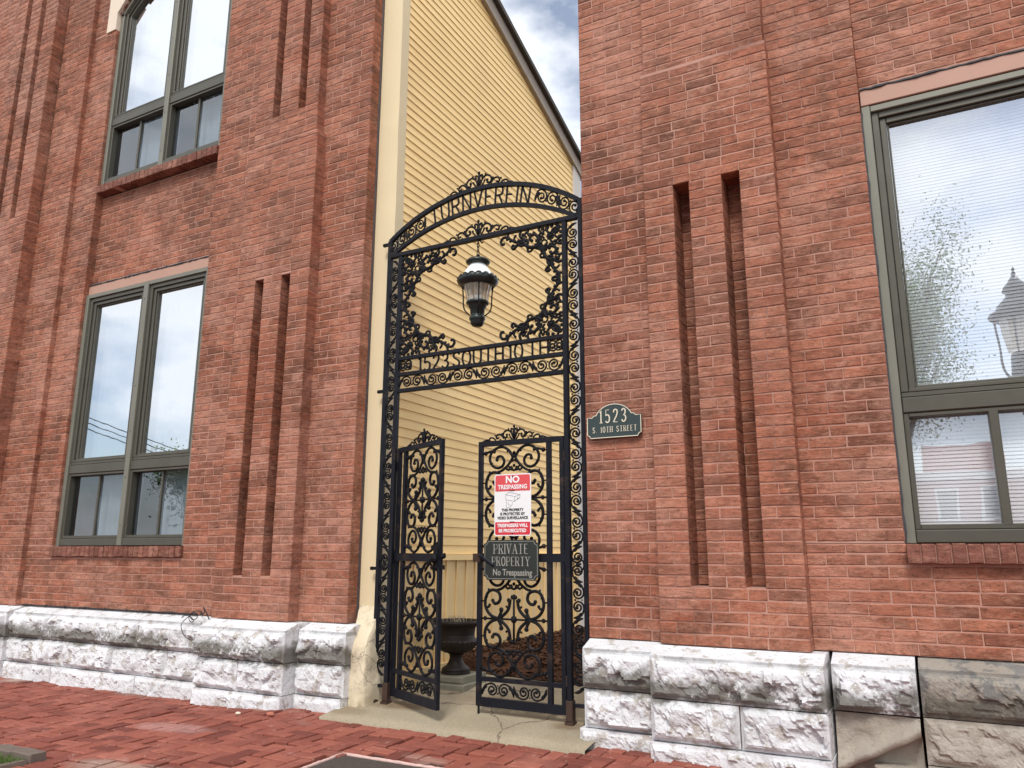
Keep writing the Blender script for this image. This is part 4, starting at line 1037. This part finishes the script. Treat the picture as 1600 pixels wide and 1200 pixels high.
# gate leaves
LU = .695
def leaf(hx, hy, dx, dy, left):
    Nn = Vector((-dy, dx, 0)) if left else Vector((dy, -dx, 0))
    if Nn.y > 0: Nn = -Nn
    base = Vector((hx, hy, 0)); D = Vector((dx, dy, 0))
    def mp(u, v): return base+D*u+Vector((0, 0, v))
    def bb(m, u0, u1, z0, z1, d=.014, off=0):
        c = .0025; ps = []
        for uu_, zz, ww in ((u0,z0,0),(u1,z0,0),(u1,z1,0),(u0,z1,0)):
            ps.append(mp(uu_, zz)+Nn*(d+off))
        for uu_, zz in ((u0,z0),(u1,z0),(u1,z1),(u0,z1)): ps.append(mp(uu_, zz)-Nn*(d-off))
        return m.add(ps, [(0,1,2,3),(7,6,5,4),(0,4,5,1),(1,5,6,2),(2,6,7,3),(3,7,4,0)])
    root = put(bb(M(), .0, .030, .107, 1.962), 'gate_leaf', mat_bar, gw)
    root['label'] = 'gate leaf standing out towards the street' if left else 'gate leaf closed flat and carrying two warning signs'
    put(bb(M(), .100, .134, .166, 1.924), 'stile', mat_bar, root); put(bb(M(), LU-.032, LU, .107, 1.962), 'stile', mat_bar, root)
    put(bb(M(), .0305, LU-.0325, 1.925, 1.963), 'rail', mat_bar, root); put(bb(M(), .0305, LU-.0325, .106, .165), 'rail', mat_bar, root)
    put(bb(M(), .0305, LU-.0325, .272, .302, .013), 'rail', mat_bar, root); put(bb(M(), -.01, LU-.0325, 1.088, 1.146, .011, .006), 'rail', mat_bar, root)
    # kick panel scrolls
    for i in range(2):
        m = M(); scroll_pair(m, lambda u, v, i=i: mp(.40+(i-.5)*.25+u, .2185+v), .25, .098, 1 if i else -1, Nn); put(m, 'kick_scroll', mat_iron, root, True)
    # large panels
    for vc, H2 in ((1.535, .388), (.695, .392)):
        m = M(); r = .0104; sc = H2/.392
        def S(pts, rr, e=0, n=4):
            P = crom(pts, n)
            for sx in (-1, 1):
                for sz in (-1, 1): stroke(m, [(.40+sx*x, vc+sz*y*sc) for x, y in P], rr, mp, Nn, .85, 5, e)
        S([(.028, .135), (.042, .070), (.085, .025), (.125, .004), (.185, .022), (.226, .070), (.232, .128), (.208, .180), (.165, .196), (.122, .180), (.108, .142), (.124, .112), (.155, .104), (.170, .124)], r*1.15, .014)
        S([(.124, .006), (.105, .040), (.100, .062)], r*1.1, .018)
        S([(.045, .075), (.060, .085)], r*.8, .008); S([(.225, .075), (.205, .078), (.196, .092)], r*.9, .012)
        S([(.012, .305), (.040, .352), (.090, .382), (.145, .376), (.190, .342), (.203, .292), (.180, .246), (.138, .226), (.098, .240), (.083, .278), (.104, .312), (.136, .310), (.142, .288)], r*1.05, .014)
        S([(.0, .320), (.026, .275), (.060, .235), (.105, .205), (.135, .198)], r*1.0)
        S([(.170, .358), (.205, .352), (.238, .342)], r*.95, .017)
        S([(.030, .225), (.050, .245), (.030, .268), (.0, .282)], r*.8)
        S([(.0, .205), (.030, .214), (.048, .208)], r*.85, .009)
        S([(.012, .216), (.022, .232)], r*.8, .008)
        for x, y, q in ((.012, .150, .016), (.040, .128, .017), (.100, .385, .010), (.055, .348, .009), (.060, .215, .010), (.165, .350, .014), (.232, .002, .015), (.205, .200, .009), (.238, .11, .009), (.0, .24, .013), (.218, .15, .010), (.185, .262, .010), (.0, .335, .014)):
            for sx in (-1, 1):
                for sz in (-1, 1): m.blob(mp(.40+sx*x, vc+sz*y*sc), q, q*.7, q, 6, 4)
        m.tube([mp(.40, vc-.17*sc), mp(.40, vc+.17*sc)], .0085, 5, Nn, .8); m.tube([mp(.135, vc), mp(.663, vc)], .0075, 5, Nn, .8)
        m.blob(mp(.40, vc), .026, .020, .026, 8, 5)
        for sx in (-1, 1):
            for y in (-.34, -.12, .12, .34): m.tube([mp(.40+sx*.225, vc+y*sc), mp(.40+sx*.264, vc+y*sc)], .006, 5, Nn, .8)
        put(m, 'scroll_panel', mat_iron, root, True)
    crest_o = M()
    crest(root, lambda u, v: mp(.40+u, 1.962+v), .78, Nn)
    # hinges
    for z in (.32, 1.82):
        put(bb(M(), -.035, .0, z-.035, z+.035, .012), 'hinge', mat_rust, root)
    put(bb(M(), -.045, -.008, 1.06, 1.175, .022), 'hinge', mat_bar, root)
    return root, mp, Nn, bb
lroot, lmp, lN, lbb = leaf(-3.700, 4.985, .894, -.447, True)
rroot, rmp, rN, rbb = leaf(-2.252, 4.962, -1, .006, False)
# lock case with a lever on the left leaf, keeper and drop bolt on the right leaf
k = M(); lbb(k, LU-.075, LU-.012, 1.045, 1.175, .022)
p = lmp(LU-.05, 1.21); k.add([lmp(LU-.09, 1.175)+lN*.02, lmp(LU-.01, 1.175)+lN*.02, lmp(LU-.035, 1.225)+lN*.02, lmp(LU-.09, 1.175)-lN*.02, lmp(LU-.01, 1.175)-lN*.02, lmp(LU-.035, 1.225)-lN*.02], [(0,1,2),(5,4,3),(0,3,4,1),(1,4,5,2),(2,5,3,0)])
k.blob(tuple(lmp(LU-.045, 1.11)+lN*.03), .034, .03, .034, 10, 6)
k.tube([lmp(LU-.05, 1.11)+lN*.045, lmp(LU-.12, 1.04)+lN*.05, lmp(LU-.135, 1.02)+lN*.05], [.010, .009, .007], 6)
k.blob(tuple(lmp(LU+.03, 1.125)), .022, .022, .018, 8, 5); k.tube([lmp(LU-.01, 1.125), lmp(LU+.05, 1.14)], .010, 6)
lbb(k, LU+.001, LU+.045, 1.035, 1.065, .006); put(k, 'lock', mat_iron, lroot)
k = M(); rbb(k, LU-.034, LU+.035, 1.085, 1.145, .020); put(k, 'lock_keeper', mat_rust, rroot)
k = M().tube([rmp(LU-.03, 1.13)+rN*.03, rmp(LU-.075, 1.11)+rN*.04, rmp(LU-.15, 1.065)+rN*.045], [.014, .016, .013], 8); k.blob(tuple(rmp(LU-.15, 1.065)+rN*.045), .016, .016, .013)
put(k, 'latch_handle', mat_bar, rroot)
put(M().tube([rmp(LU-.016, .11), rmp(LU-.016, .035)], .008, 8), 'drop_bolt', mat_bar, rroot)

# ------------------------------------------------------------------ hanging lantern
ln = thing('hanging_lantern', 'black lantern with white ribbed shade and clear glass, hanging in the gateway', 'lantern', (CX, G, 2.866))
c0 = (0, 0, 0); zz = lambda z: z-2.866
ch = M()
for i in range(4):
    z = zz(3.575-.031*i); q = []
    for a in range(12):
        t = a*math.pi/6; e = .010*math.cos(t); v = .021*math.sin(t); q.append((e, 0, z+v) if i % 2 else (0, e, z+v))
    ch.tube(q, .0035, 5, close=True)
ch.tube([(.0, 0, zz(3.60)), (.02, 0, zz(3.575)), (.035, 0, zz(3.555)), (.045, 0, zz(3.565))], .006, 6)
ch.lathe(c0, [(.001, zz(3.465)), (.016, zz(3.46)), (.012, zz(3.45)), (.020, zz(3.435)), (.030, zz(3.430))], 14)
put(ch, 'chain', mat_iron, ln)
put(M().lathe(c0, [(.022, zz(3.440)), (.05, zz(3.433)), (.083, zz(3.418)), (.097, zz(3.402)), (.094, zz(3.392)), (.072, zz(3.380)), (.064, zz(3.372))], 32), 'cap', mat_lamp_green, ln, True)
put(M().lathe(c0, [(.060, zz(3.385)), (.068, zz(3.365)), (.092, zz(3.330)), (.120, zz(3.290)), (.136, zz(3.245))], 64, lambda j, k: 1+(.02 if k % 2 else -.012)), 'ribbed_shade', mat_lamp_white, ln)
rim = M(); seg = 48; vs = []
for j, (r_, z) in enumerate([(.150, 3.262), (.162, 3.245), (.159, 3.226), (.140, 3.205), (.124, 3.192), (.118, 3.194), (.132, 3.212), (.146, 3.232), (.145, 3.250)]):
    for q in range(seg):
        a = 2*math.pi*q/seg; s_2 = abs(math.sin(a*8)); dz = .016*s_2 if j in (0, 8) else (.006*s_2 if j == 1 else 0)
        rx = r_*(1+.015*s_2); vs.append((rx*math.cos(a), rx*math.sin(a), zz(z)+dz))
rim.add(vs, [(j*seg+q, j*seg+(q+1) % seg, ((j+1) % 9)*seg+(q+1) % seg, ((j+1) % 9)*seg+q) for j in range(9) for q in range(seg)])
for q in range(16): a = q*math.pi/8; rim.blob((.163*math.cos(a), .163*math.sin(a), zz(3.252)), .008, .008, .007, 6, 4)
put(rim, 'scalloped_rim', mat_lamp_green, ln, True)
put(M().lathe(c0, [(.119, zz(3.232)), (.112, zz(3.20)), (.097, zz(3.15)), (.087, zz(3.10)), (.083, zz(3.07)), (.080, zz(3.055))], 48, lambda j, k: 1+(.012 if k % 2 else -.008)), 'glass', mat_lampglass, ln)
put(M().lathe(c0, [(.035, zz(3.26)), (.036, zz(3.20)), (.033, zz(3.07)), (.001, zz(3.068))], 20), 'bulb_tube', mat_lamp_white, ln, True)
put(M().lathe(c0, [(.084, zz(3.072)), (.090, zz(3.066)), (.090, zz(3.054)), (.078, zz(3.046)), (.070, zz(3.040)), (.070, zz(3.022)), (.058, zz(3.012)), (.056, zz(2.975)), (.050, zz(2.965)), (.050, zz(2.953)), (.062, zz(2.945)), (.065, zz(2.930)), (.058, zz(2.918)), (.054, zz(2.910)), (.052, zz(2.892)), (.040, zz(2.874)), (.020, zz(2.866)), (.001, zz(2.864))], 26), 'base', mat_lamp_green, ln, True)
for q in range(4):
    a = q*math.pi/2+.62; ca, sa = math.cos(a), math.sin(a)
    pts = crom([(.128, 3.225), (.117, 3.17), (.112, 3.10), (.110, 3.04), (.100, 3.00), (.078, 2.975), (.055, 2.958)], 4)
    put(M().tube([(r_*ca, r_*sa, zz(z)) for r_, z in pts], .0055, 6), 'cage_bar', mat_iron, ln, True)

# ------------------------------------------------------------------ signs
def rounded(x0, x1, z0, z1, r, n=5, notch=False):
    o = []
    for cx, cz, a0 in ((x1-r, z1-r, 0), (x0+r, z1-r, 90), (x0+r, z0+r, 180), (x1-r, z0+r, 270)):
        for i in range(n+1):
            a = rad(a0+90*i/n)
            if notch:
                kx = x1 if a0 in (0, 270) else x0; kz = z1 if a0 in (0, 90) else z0; a = rad({0: 270, 90: 0, 180: 90, 270: 180}[a0]-90*i/n)
                o.append((kx+r*math.cos(a), kz+r*math.sin(a)))
            else: o.append((cx+r*math.cos(a), cz+r*math.sin(a)))
    return o
def text(body, size, mat, parent, x, y, z, bold=0., xs=1., align='CENTER', rotz=0, name='lettering', depth=.0006):
    cu = bpy.data.curves.new('lettering', 'FONT'); cu.body = body; cu.size = size; cu.extrude = depth; cu.offset = bold; cu.align_x = align; cu.resolution_u = 3
    ob = bpy.data.objects.new('lettering_tmp', cu); col.objects.link(ob); bpy.context.view_layer.update()
    me = bpy.data.meshes.new_from_object(ob.evaluated_get(bpy.context.evaluated_depsgraph_get())); bpy.data.objects.remove(ob); bpy.data.curves.remove(cu)
    me.transform(Matrix.Rotation(rad(90), 4, 'X') @ Matrix.Diagonal((xs, 1, 1, 1))); me.materials.clear(); me.materials.append(mat)
    return link(name, me, parent, (x, y, z))
# no trespassing sign
sx0, sx1, sz0, sz1, sy = -2.792, -2.494, 1.268, 1.708, 4.925
sg = put(M().prism(rounded(sx0, sx1, sz0, sz1, .018), sy, sy+.003), 'warning_sign', mat_sign_white)
sg['label'] = 'white and red NO TRESPASSING sign with a camera drawing, fixed to the right gate leaf'; sg['category'] = 'sign'
put(M().prism(rounded(sx0+.008, sx1-.008, 1.585, sz1-.008, .012)[:12]+[(sx0+.008, 1.585), (sx1-.008, 1.585)], sy-.0012, sy-.0004), 'red_band', mat_sign_redfaded, sg)
put(M().prism([(sx1-.008, 1.365), (sx0+.008, 1.365)]+rounded(sx0+.008, sx1-.008, sz0+.008, 1.365, .012)[12:], sy-.0012, sy-.0004), 'red_band', mat_sign_red, sg)
cxs = (sx0+sx1)/2
text('NO', .068, mat_sign_white, sg, cxs, sy-.002, 1.645, .0026, 1.05)
text('TRESPASSING', .043, mat_sign_white, sg, cxs, sy-.002, 1.600, .0012, .92)
text('THIS PROPERTY', .027, mat_black_print, sg, cxs, sy-.002, 1.442, .0007, .92)
text('IS PROTECTED BY', .027, mat_black_print, sg, cxs, sy-.002, 1.414, .0007, .92)
text('VIDEO SURVEILLANCE', .027, mat_black_print, sg, cxs, sy-.002, 1.386, .0007, .92)
text('TRESPASSERS WILL', .033, mat_sign_white, sg, cxs, sy-.002, 1.330, .0012, .90)
text('BE PROSECUTED', .033, mat_sign_white, sg, cxs, sy-.002, 1.294, .0012, .90)
cm = M()
for pl in ([(-.055,.045),(-.055,.010),(.015,-.005),(.060,.022),(.062,.042),(-.030,.062),(-.055,.045)], [(-.055,.045),(.020,.030),(.062,.042)], [(.020,.030),(.015,-.005)],
           [(-.050,.006),(-.050,-.045),(-.022,-.045),(-.005,-.030),(.0,-.012)], [(-.035,-.010),(-.032,-.030),(-.015,-.030)]):
    cm.tube([Vector((cxs+x, sy-.001, 1.515+z)) for x, z in pl], .0011, 4, NY, .5)
cm.blob((cxs+.043, sy-.001, 1.532), .0045, .0012, .0045)
put(cm, 'camera_drawing', mat_black_print, sg)
put(M().blob((cxs, sy-.002, 1.690), .006, .003, .006).blob((cxs, sy-.002, 1.284), .006, .003, .006).tube([(cxs-.022, sy-.001, 1.588), (cxs+.018, sy-.001, 1.588)], .003, 4).tube([(cxs-.022, sy-.001, 1.366), (cxs+.018, sy-.001, 1.366)], .003, 4), 'fixing', mat_bar, sg)
# private property sign
qx0, qx1, qz0, qz1, qy = -2.873, -2.433, .962, 1.240, 4.918
ps = put(M().prism(rounded(qx0, qx1, qz0, qz1, .026, notch=True), qy, qy+.008), 'notice_plaque', mat_plaque_dark)
ps['label'] = 'dark PRIVATE PROPERTY plaque with notched corners, below the red and white sign'; ps['category'] = 'sign'
b_ = M().tube([Vector((x, qy-.0005, z)) for x, z in rounded(qx0+.010, qx1-.010, qz0+.010, qz1-.010, .026, notch=True)], .0022, 4, NY, .6, close=True); put(b_, 'border_line', mat_silver, ps)
def carve(word, parent, cx, z, y, H_, xs, thick, thin, serif, gap, mat):
    tw = text_width(word, gap, xs)*H_; s = cx-tw/2; m = M()
    for ch in word:
        if ch == ' ': s += (.42*xs+gap)*H_; continue
        w_ = glyph(m, ch, lambda u, v, s=s: Vector((s+u, y, z+v)), H_, thick, thin, xs, serif, NY, .4); s += w_+gap*H_
    put(m, 'lettering', mat, parent)
qc = (qx0+qx1)/2
carve('PRIVATE', ps, qc, 1.145, qy-.001, .066, .66, .0046, .0022, .010, .26, mat_silver)
carve('PROPERTY', ps, qc, 1.062, qy-.001, .060, .66, .0044, .0021, .009, .24, mat_silver)
text('No Trespassing', .062, mat_silver, ps, qc+.012, qy-.001, .995, .0010, .80)
# address plaque on the brick
ay = 4.838
def plaque_outline(k=0.):
    x0, x1 = -2.020+k, -1.632-k; z0, z1 = 1.905+k, 2.052-k; c = .022; xm = (x0+x1)/2
    o = [(x0+c, z0), (x1-c, z0)]+[(x1-c*math.cos(rad(a)), z0+c*math.sin(rad(a))) for a in (30, 60)]+[(x1, z0+c), (x1, z1)]
    o += [(x1-.035, z1), (x1-.046, z1+.012), (x1-.062, z1+.016)]
    for i in range(13):
        a = rad(22+136*i/12); o.append((xm+(.139-k*.3)*math.cos(a)*1.0, z1-.034+(.121-k*.35)*math.sin(a)))
    o += [(x0+.062, z1+.016), (x0+.046, z1+.012), (x0+.035, z1), (x0, z1), (x0, z0+c), (x0+c*.4, z0+c*.8), (x0+c*.85, z0+c*.4)]
    return o
ap = put(M().prism(plaque_outline(), ay, ay+.012), 'address_plaque', mat_green)
ap['label'] = 'dark green arched house-number plaque reading 1523 on the brick right of the gate'; ap['category'] = 'plaque'
put(M().tube([Vector((x, ay-.001, z)) for x, z in plaque_outline(.004)], .0036, 4, NY, .7, close=True), 'border', mat_gold, ap)
carve('1523', ap, -1.832, 2.010, ay-.002, .086, .62, .0056, .0030, .011, .34, mat_gold)
carve('S. 10TH STREET', ap, -1.822, 1.945, ay-.002, .036, .66, .0026, .0016, .005, .30, mat_gold)
ax = M()
for x in (-1.985, -1.667): ax.box(x-.008, x+.008, ay+.0125, 4.872, 1.97, 1.99)
put(ax, 'standoff', mat_dark, ap)

# ------------------------------------------------------------------ urn
UX, UY = -3.545, 5.635; UZ = rz(UX, 5.41)-.004
ur = thing('planter_urn', 'dark fluted iron urn with dry twigs on a stepped plinth behind the gate', 'urn', (UX, UY, UZ))
put(M().cbox(-.225, .225, -.225, .225, -.05, .048, .008), 'plinth', mat_plinth, ur); put(M().cbox(-.180, .180, -.180, .180, .0485, .098, .008), 'plinth', mat_plinth, ur)
prof = [(.118, .098), (.122, .112), (.112, .124), (.118, .130), (.106, .146), (.076, .162), (.058, .190), (.050, .220), (.056, .246), (.066, .252)]
put(M().lathe(c0, prof, 40, lambda j, k: 1+(.03 if (k % 2 and 4 < j < 8) else 0)), 'stem', mat_urn, ur, True)
bw = [(.050, .252), (.100, .264), (.146, .292), (.170, .326), (.176, .350), (.166, .366), (.154, .374), (.150, .400), (.156, .450), (.170, .472), (.200, .484), (.206, .500), (.202, .512), (.186, .514), (.176, .505), (.165, .470), (.02, .465)]
put(M().lathe(c0, bw, 56, lambda j, k: 1+(.028*(1 if k % 2 else -1) if 0 < j < 5 else 0)), 'bowl', mat_urn, ur)
tw_ = M(); rnd = random.Random(2)
for i in range(26):
    a = rnd.uniform(0, 6.28); r0 = rnd.uniform(0, .12); p = [Vector((r0*math.cos(a), r0*math.sin(a), .47))]
    d = Vector((rnd.uniform(-.5, .5), rnd.uniform(-.5, .5), 1))
    for q in range(3): p.append(p[-1]+d*.026+Vector((rnd.uniform(-.012, .012), rnd.uniform(-.012, .012), 0)))
    tw_.tube(p, .0016, 4)
put(tw_, 'twigs', mat_twig, ur, kind='stuff')

# ------------------------------------------------------------------ small things on wall and ground
cb = thing('coiled_cable', 'thin black cable along the white stone base, with a loose coil over its ledge', 'cable')
m = M(); r = random.Random(6)
m.tube([(-8.3+i*.07, 4.858-.008*abs(noise.noise(Vector((i*.4, 1, 0)))), .622+.006*noise.noise(Vector((i*.3, 5, 0)))) for i in range(38)], .007, 6)
for i in range(9): m.blob((-8.2+i*.31, 4.85, .625), .013, .011, .011, 6, 4)
put(m, 'run', mat_wire, cb, True)
m = M(); loops = []
for i in range(44):
    a = i*.36; rr_ = .040+.018*math.sin(i*.31); k_ = i/44
    loops.append((-5.52-.13*k_+rr_*1.2*math.cos(a), 4.715-.02*math.sin(a*.5), .625-.03*k_+rr_*.8*math.sin(a)))
m.tube(crom([(-5.66, 4.85, .622), (-5.60, 4.80, .66)], 2)+loops, .0036, 5)
m.tube(crom([(-5.40, 4.72, .60), (-5.42, 4.70, .66), (-5.46, 4.70, .70), (-5.44, 4.70, .66), (-5.48, 4.69, .64)], 5), .0045, 6)
m.tube(crom([(-5.62, 4.73, .64), (-5.66, 4.66, .56), (-5.60, 4.65, .47), (-5.50, 4.65, .44), (-5.42, 4.67, .47), (-5.46, 4.69, .58)], 6), .0035, 5)
put(m, 'coil', mat_wire, cb, True)
for x, y, s_3, lab in ((-4.62, 4.37, .018, 'small pale pebble on the paving near the left pilaster'), (-4.35, 4.42, .026, 'chip of red brick lying on the paving near the threshold slab')):
    m = M().blob((0, 0, 0), s_3*1.3, s_3, s_3*.6, 7, 5); m.v = [(a+.2*s_3*noise.noise(Vector((a*90, b*90, c*90))), b, c) for a, b, c in m.v]
    o = put(m, 'pebble', mat_cream_stone if 'pale' in lab else mat_far_brick); o.location = (x, y, gzb(x, y)+s_3*.45); o['label'] = lab; o['category'] = 'pebble'
# grit and leaf crumbs lying on the paving
db = M(); rnd = random.Random(33)
for i in range(520):
    x = rnd.uniform(-8, .2); y = rnd.uniform(2.4, 4.66) if rnd.random() < .6 else 4.66-abs(rnd.gauss(0, .12))
    if -5.4 < x < -4.4 or x > -1.6: y = min(y, 4.53)
    if COV[0] < x < COV[1] and y < COV[3]: continue
    z = gzb(x, y)+.002; q = rnd.uniform(.002, .0065); a = rnd.uniform(0, 6.28); ca, sa = math.cos(a)*q, math.sin(a)*q
    db.add([(x-ca, y-sa, z), (x+sa*.6, y-ca*.6, z+q*.3), (x+ca, y+sa, z), (x-sa*.6, y+ca*.6, z+q*.4), (x, y, z+q*.8)], [(0,1,4),(1,2,4),(2,3,4),(3,0,4)])
put(db, 'debris', mat_twig, kind='stuff', label='pale grit and leaf crumbs scattered on the brick paving')
# cover plate
uc = thing('cover_plate', 'dark pitted metal cover plate set in the brick paving at the lower edge', 'cover')
m = M(); x0, x1, y0, y1 = COV; zc = gz(-2.7, 3.5)+.004; nx, ny = 40, 32; vs = []; fs = []
for j in range(ny+1):
    for i in range(nx+1):
        x = x0+(x1-x0)*i/nx; y = y0+(y1-y0)*j/ny; e = min(x-x0, x1-x, y-y0, y1-y)
        h = gz(x, y)+.004+(.003 if noise.noise(Vector((x*11, y*11, 4))) > .12 and e > .06 else 0)+.0035*noise.noise(Vector((x*4, y*4, 1)))
        if e < .001: h -= .012
        vs.append((x, y, h))
m.add(vs, [(j*(nx+1)+i, j*(nx+1)+i+1, (j+1)*(nx+1)+i+1, (j+1)*(nx+1)+i) for j in range(ny) for i in range(nx)])
put(m, 'plate', mat_cover, uc)
m = M(); n = 60
def bead(a, b, n):
    return [(a[0]+(b[0]-a[0])*i/n+.008*noise.noise(Vector((i*.5, a[0], 0))), a[1]+(b[1]-a[1])*i/n+.008*noise.noise(Vector((i*.5, 9, a[1]))), gz(a[0]+(b[0]-a[0])*i/n, a[1]+(b[1]-a[1])*i/n)-.003) for i in range(n+1)]
for a, b in (((x0-.01, y0), (x0-.01, y1+.01)), ((x0-.01, y1+.01), (x1+.01, y1+.01)), ((x1+.01, y1+.01), (x1+.01, y0))):
    P = bead(a, b, n); m.tube(P, [.010+.006*abs(noise.noise(Vector((i*.9, b[1], 3)))) for i in range(n+1)], 6)
put(m, 'mortar_bead', mat_rubble, uc, True)

# tree pit with grass and grey border bricks
x0, x1, y0, y1 = PIT
m = M(); nx, ny = 30, 22
m.add([(x0+(x1-x0)*i/nx, y0+(y1-y0)*j/ny, gz(x0+(x1-x0)*i/nx, y0+(y1-y0)*j/ny)-.012+.012*noise.noise(Vector((i*.7, j*.7, 2)))) for j in range(ny+1) for i in range(nx+1)],
      [(j*(nx+1)+i, j*(nx+1)+i+1, (j+1)*(nx+1)+i+1, (j+1)*(nx+1)+i) for j in range(ny) for i in range(nx)])
put(m, 'tree_pit', mat_soil, kind='structure')
gr = M(); rnd = random.Random(12)
for i in range(9000):
    x = x1-.03-abs(rnd.gauss(0, .9)); y = y1-.10-abs(rnd.gauss(0, .45))
    if x < x0 or y < y0: continue
    if noise.noise(Vector((x*4, y*4, 0))) < -.15: continue
    a = rnd.uniform(0, 6.28); h = rnd.uniform(.02, .065); b = rnd.uniform(.0, .03); w_ = .0022
    z = gz(x, y)-.012; ca, sa = math.cos(a), math.sin(a)
    gr.add([(x-sa*w_, y+ca*w_, z), (x+sa*w_, y-ca*w_, z), (x+ca*b*.4, y+sa*b*.4, z+h*.6), (x+ca*b, y+sa*b, z+h)], [(0, 1, 2), (1, 3, 2)])
put(gr, 'grass', mat_grass, kind='stuff', label='thin green grass in the tree pit at the lower left corner')
r = random.Random(9); px_ = x1
edge = thing('brick_border', 'tilted grey border bricks edging the grassy tree pit at lower left', 'edging')
x = x1-.005
while x > x0+.3:
    L = .2; m = M().cbox(-L+.006, 0, 0, .095, -.05, .045, .006); o = put(m, 'brick', mat_greybrick, edge)
    o.location = (x, y1-.095, gz(x, y1)+r.uniform(-.012, .012)); o.rotation_euler = (r.gauss(0, .06), r.gauss(0, .05), r.gauss(0, .04)); x -= L
y = y1-.11
while y > y0+.3:
    m = M().cbox(-.095, 0, -.2+.006, 0, -.05, .03, .006); o = put(m, 'brick', mat_greybrick, edge)
    o.location = (x1, y, gz(x1, y)+r.uniform(-.01, .01)); o.rotation_euler = (r.gauss(0, .05), r.gauss(0, .05), r.gauss(0, .04)); y -= .2

# ------------------------------------------------------------------ across the street, seen mirrored in the windows
sl_ = thing('street_lantern', 'black post-top street lantern mirrored in the right window', 'street lamp', (.86, 1.95, .42))
def L_(name, prof, seg=28, mat=mat_lamp_green, wob=None): return put(M().lathe(c0, prof, seg, wob), name, mat, sl_, True)
L_('post', [(.15, -.5), (.15, .12), (.11, .16), (.10, .50), (.07, .56), (.055, .62), (.048, 1.9), (.07, 1.93), (.05, 1.97), (.10, 2.05), (.02, 2.06)])
L_('base', [(.03, 2.06), (.10, 2.08), (.12, 2.16), (.09, 2.22), (.12, 2.28), (.11, 2.44), (.10, 2.48), (.001, 2.49)])
L_('cap', [(.225, 2.86), (.245, 2.83), (.225, 2.80), (.18, 2.79), (.18, 2.86), (.16, 2.93), (.10, 2.99), (.085, 3.00), (.085, 3.04), (.115, 3.06), (.10, 3.10), (.055, 3.15), (.03, 3.19), (.012, 3.20), (.02, 3.22), (.008, 3.24), (.014, 3.26), (.001, 3.29)], wob=lambda j, k: 1+(.02 if (k % 2 and j < 3) else 0))
L_('glass', [(.165, 2.80), (.15, 2.65), (.12, 2.49)], mat=mat_lampglass)
for q in range(4):
    a = q*math.pi/2+.3; P = crom([(.20, 2.80), (.19, 2.62), (.178, 2.40), (.15, 2.30), (.08, 2.24)], 4)
    put(M().tube([(r_*math.cos(a), r_*math.sin(a), z) for r_, z in P], .010, 6), 'cage_bar', mat_lamp_green, sl_, True)
def tree(x, y, H_, R_, lab, seed, n=9000, leaf_=.10):
    rnd = random.Random(seed); t = thing('street_tree', lab, 'tree', (x, y, -.1))
    m = M(); m.tube([(0, 0, 0), (.05, .02, H_*.2), (0, .05, H_*.4), (.08, 0, H_*.62)], [.20, .16, .12, .06], 9)
    tips = []
    for i in range(16):
        z0 = H_*rnd.uniform(.3, .6); a = rnd.uniform(0, 6.28); l = R_*rnd.uniform(.6, 1.05)
        p = [Vector((0, 0, z0)), Vector((math.cos(a)*l*.5, math.sin(a)*l*.5, z0+H_*.14)), Vector((math.cos(a)*l, math.sin(a)*l, z0+H_*rnd.uniform(.2, .38)))]
        m.tube(p, [.06, .04, .012], 6); tips += [p[2], (p[1]+p[2])/2, p[1]]
    put(m, 'trunk', mat_bark, t); c = M(); tips.append(Vector((0, 0, H_*.92)))
    for i in range(n):
        b = rnd.choice(tips); q = b+Vector((rnd.gauss(0, R_*.17), rnd.gauss(0, R_*.17), rnd.gauss(0, H_*.055)))
        d = Vector((rnd.gauss(0, 1), rnd.gauss(0, 1), rnd.gauss(0, 1))).normalized()*leaf_*rnd.uniform(.4, 1); e = d.cross(Vector((rnd.gauss(0, 1), rnd.gauss(0, 1), 1))).normalized()*leaf_*.35
        c.add([q-d, q+e, q+d, q-e], [(0, 1, 2, 3)])
    put(c, 'crown', mat_leaf, t, kind='stuff')
tree(-.55, -11, 9.6, 1.9, 'pale green street tree across the road, mirrored at the left of the right window', 4, 34000, .055)
tree(-26, -13, 6.0, 3.0, 'leafy street tree across the road, mirrored in the lower left window', 5, 22000, .085)
tree(-19, -14, 5.2, 2.6, 'smaller street tree across the road, mirrored in the lower left window', 6, 16000, .085)
hb = thing('row_house', 'red brick row house with pale windows across the street, mirrored in the right window', 'house')
put(M().box(-8, 9, -40, -32, -.2, 4.6), 'wall', mat_far_brick, hb)
put(M().box(-8.2, 9.2, -40.2, -31.8, 4.6, 4.95), 'cornice', mat_white_paint, hb)
put(M().box(-.2, 3.2, -36, -33, 4.95, 6.3), 'chimney', mat_far_brick, hb)
for i in range(9):
    for z in (.6, 2.7):
        x = -7.2+i*1.85; wq = put(M().box(x, x+.95, -32.0, -31.93, z, z+1.5), 'window', mat_white_paint, hb); put(M().box(x+.12, x+.83, -31.925, -31.91, z+.12, z+1.38), 'pane', mat_dark, wq)
up = thing('utility_pole', 'wooden utility pole across the street whose cables show mirrored in the left window', 'pole')
put(M().tube([(-40, -7, -.2), (-40, -7, 11.2)], .14, 10), 'pole', mat_bark, up); put(M().box(-41, -39, -7.06, -6.94, 10.3, 10.45), 'cross_arm', mat_bark, up)
for q in range(3):
    P = [Vector((-40+.6*q-.6+18.2*i/20, -7-11.4*i/20, 10.45-7.3*i/20-.5*math.sin(math.pi*i/20)-.42*q)) for i in range(21)]
    put(M().tube(P, .022, 5), 'overhead_wire', mat_wire, up)
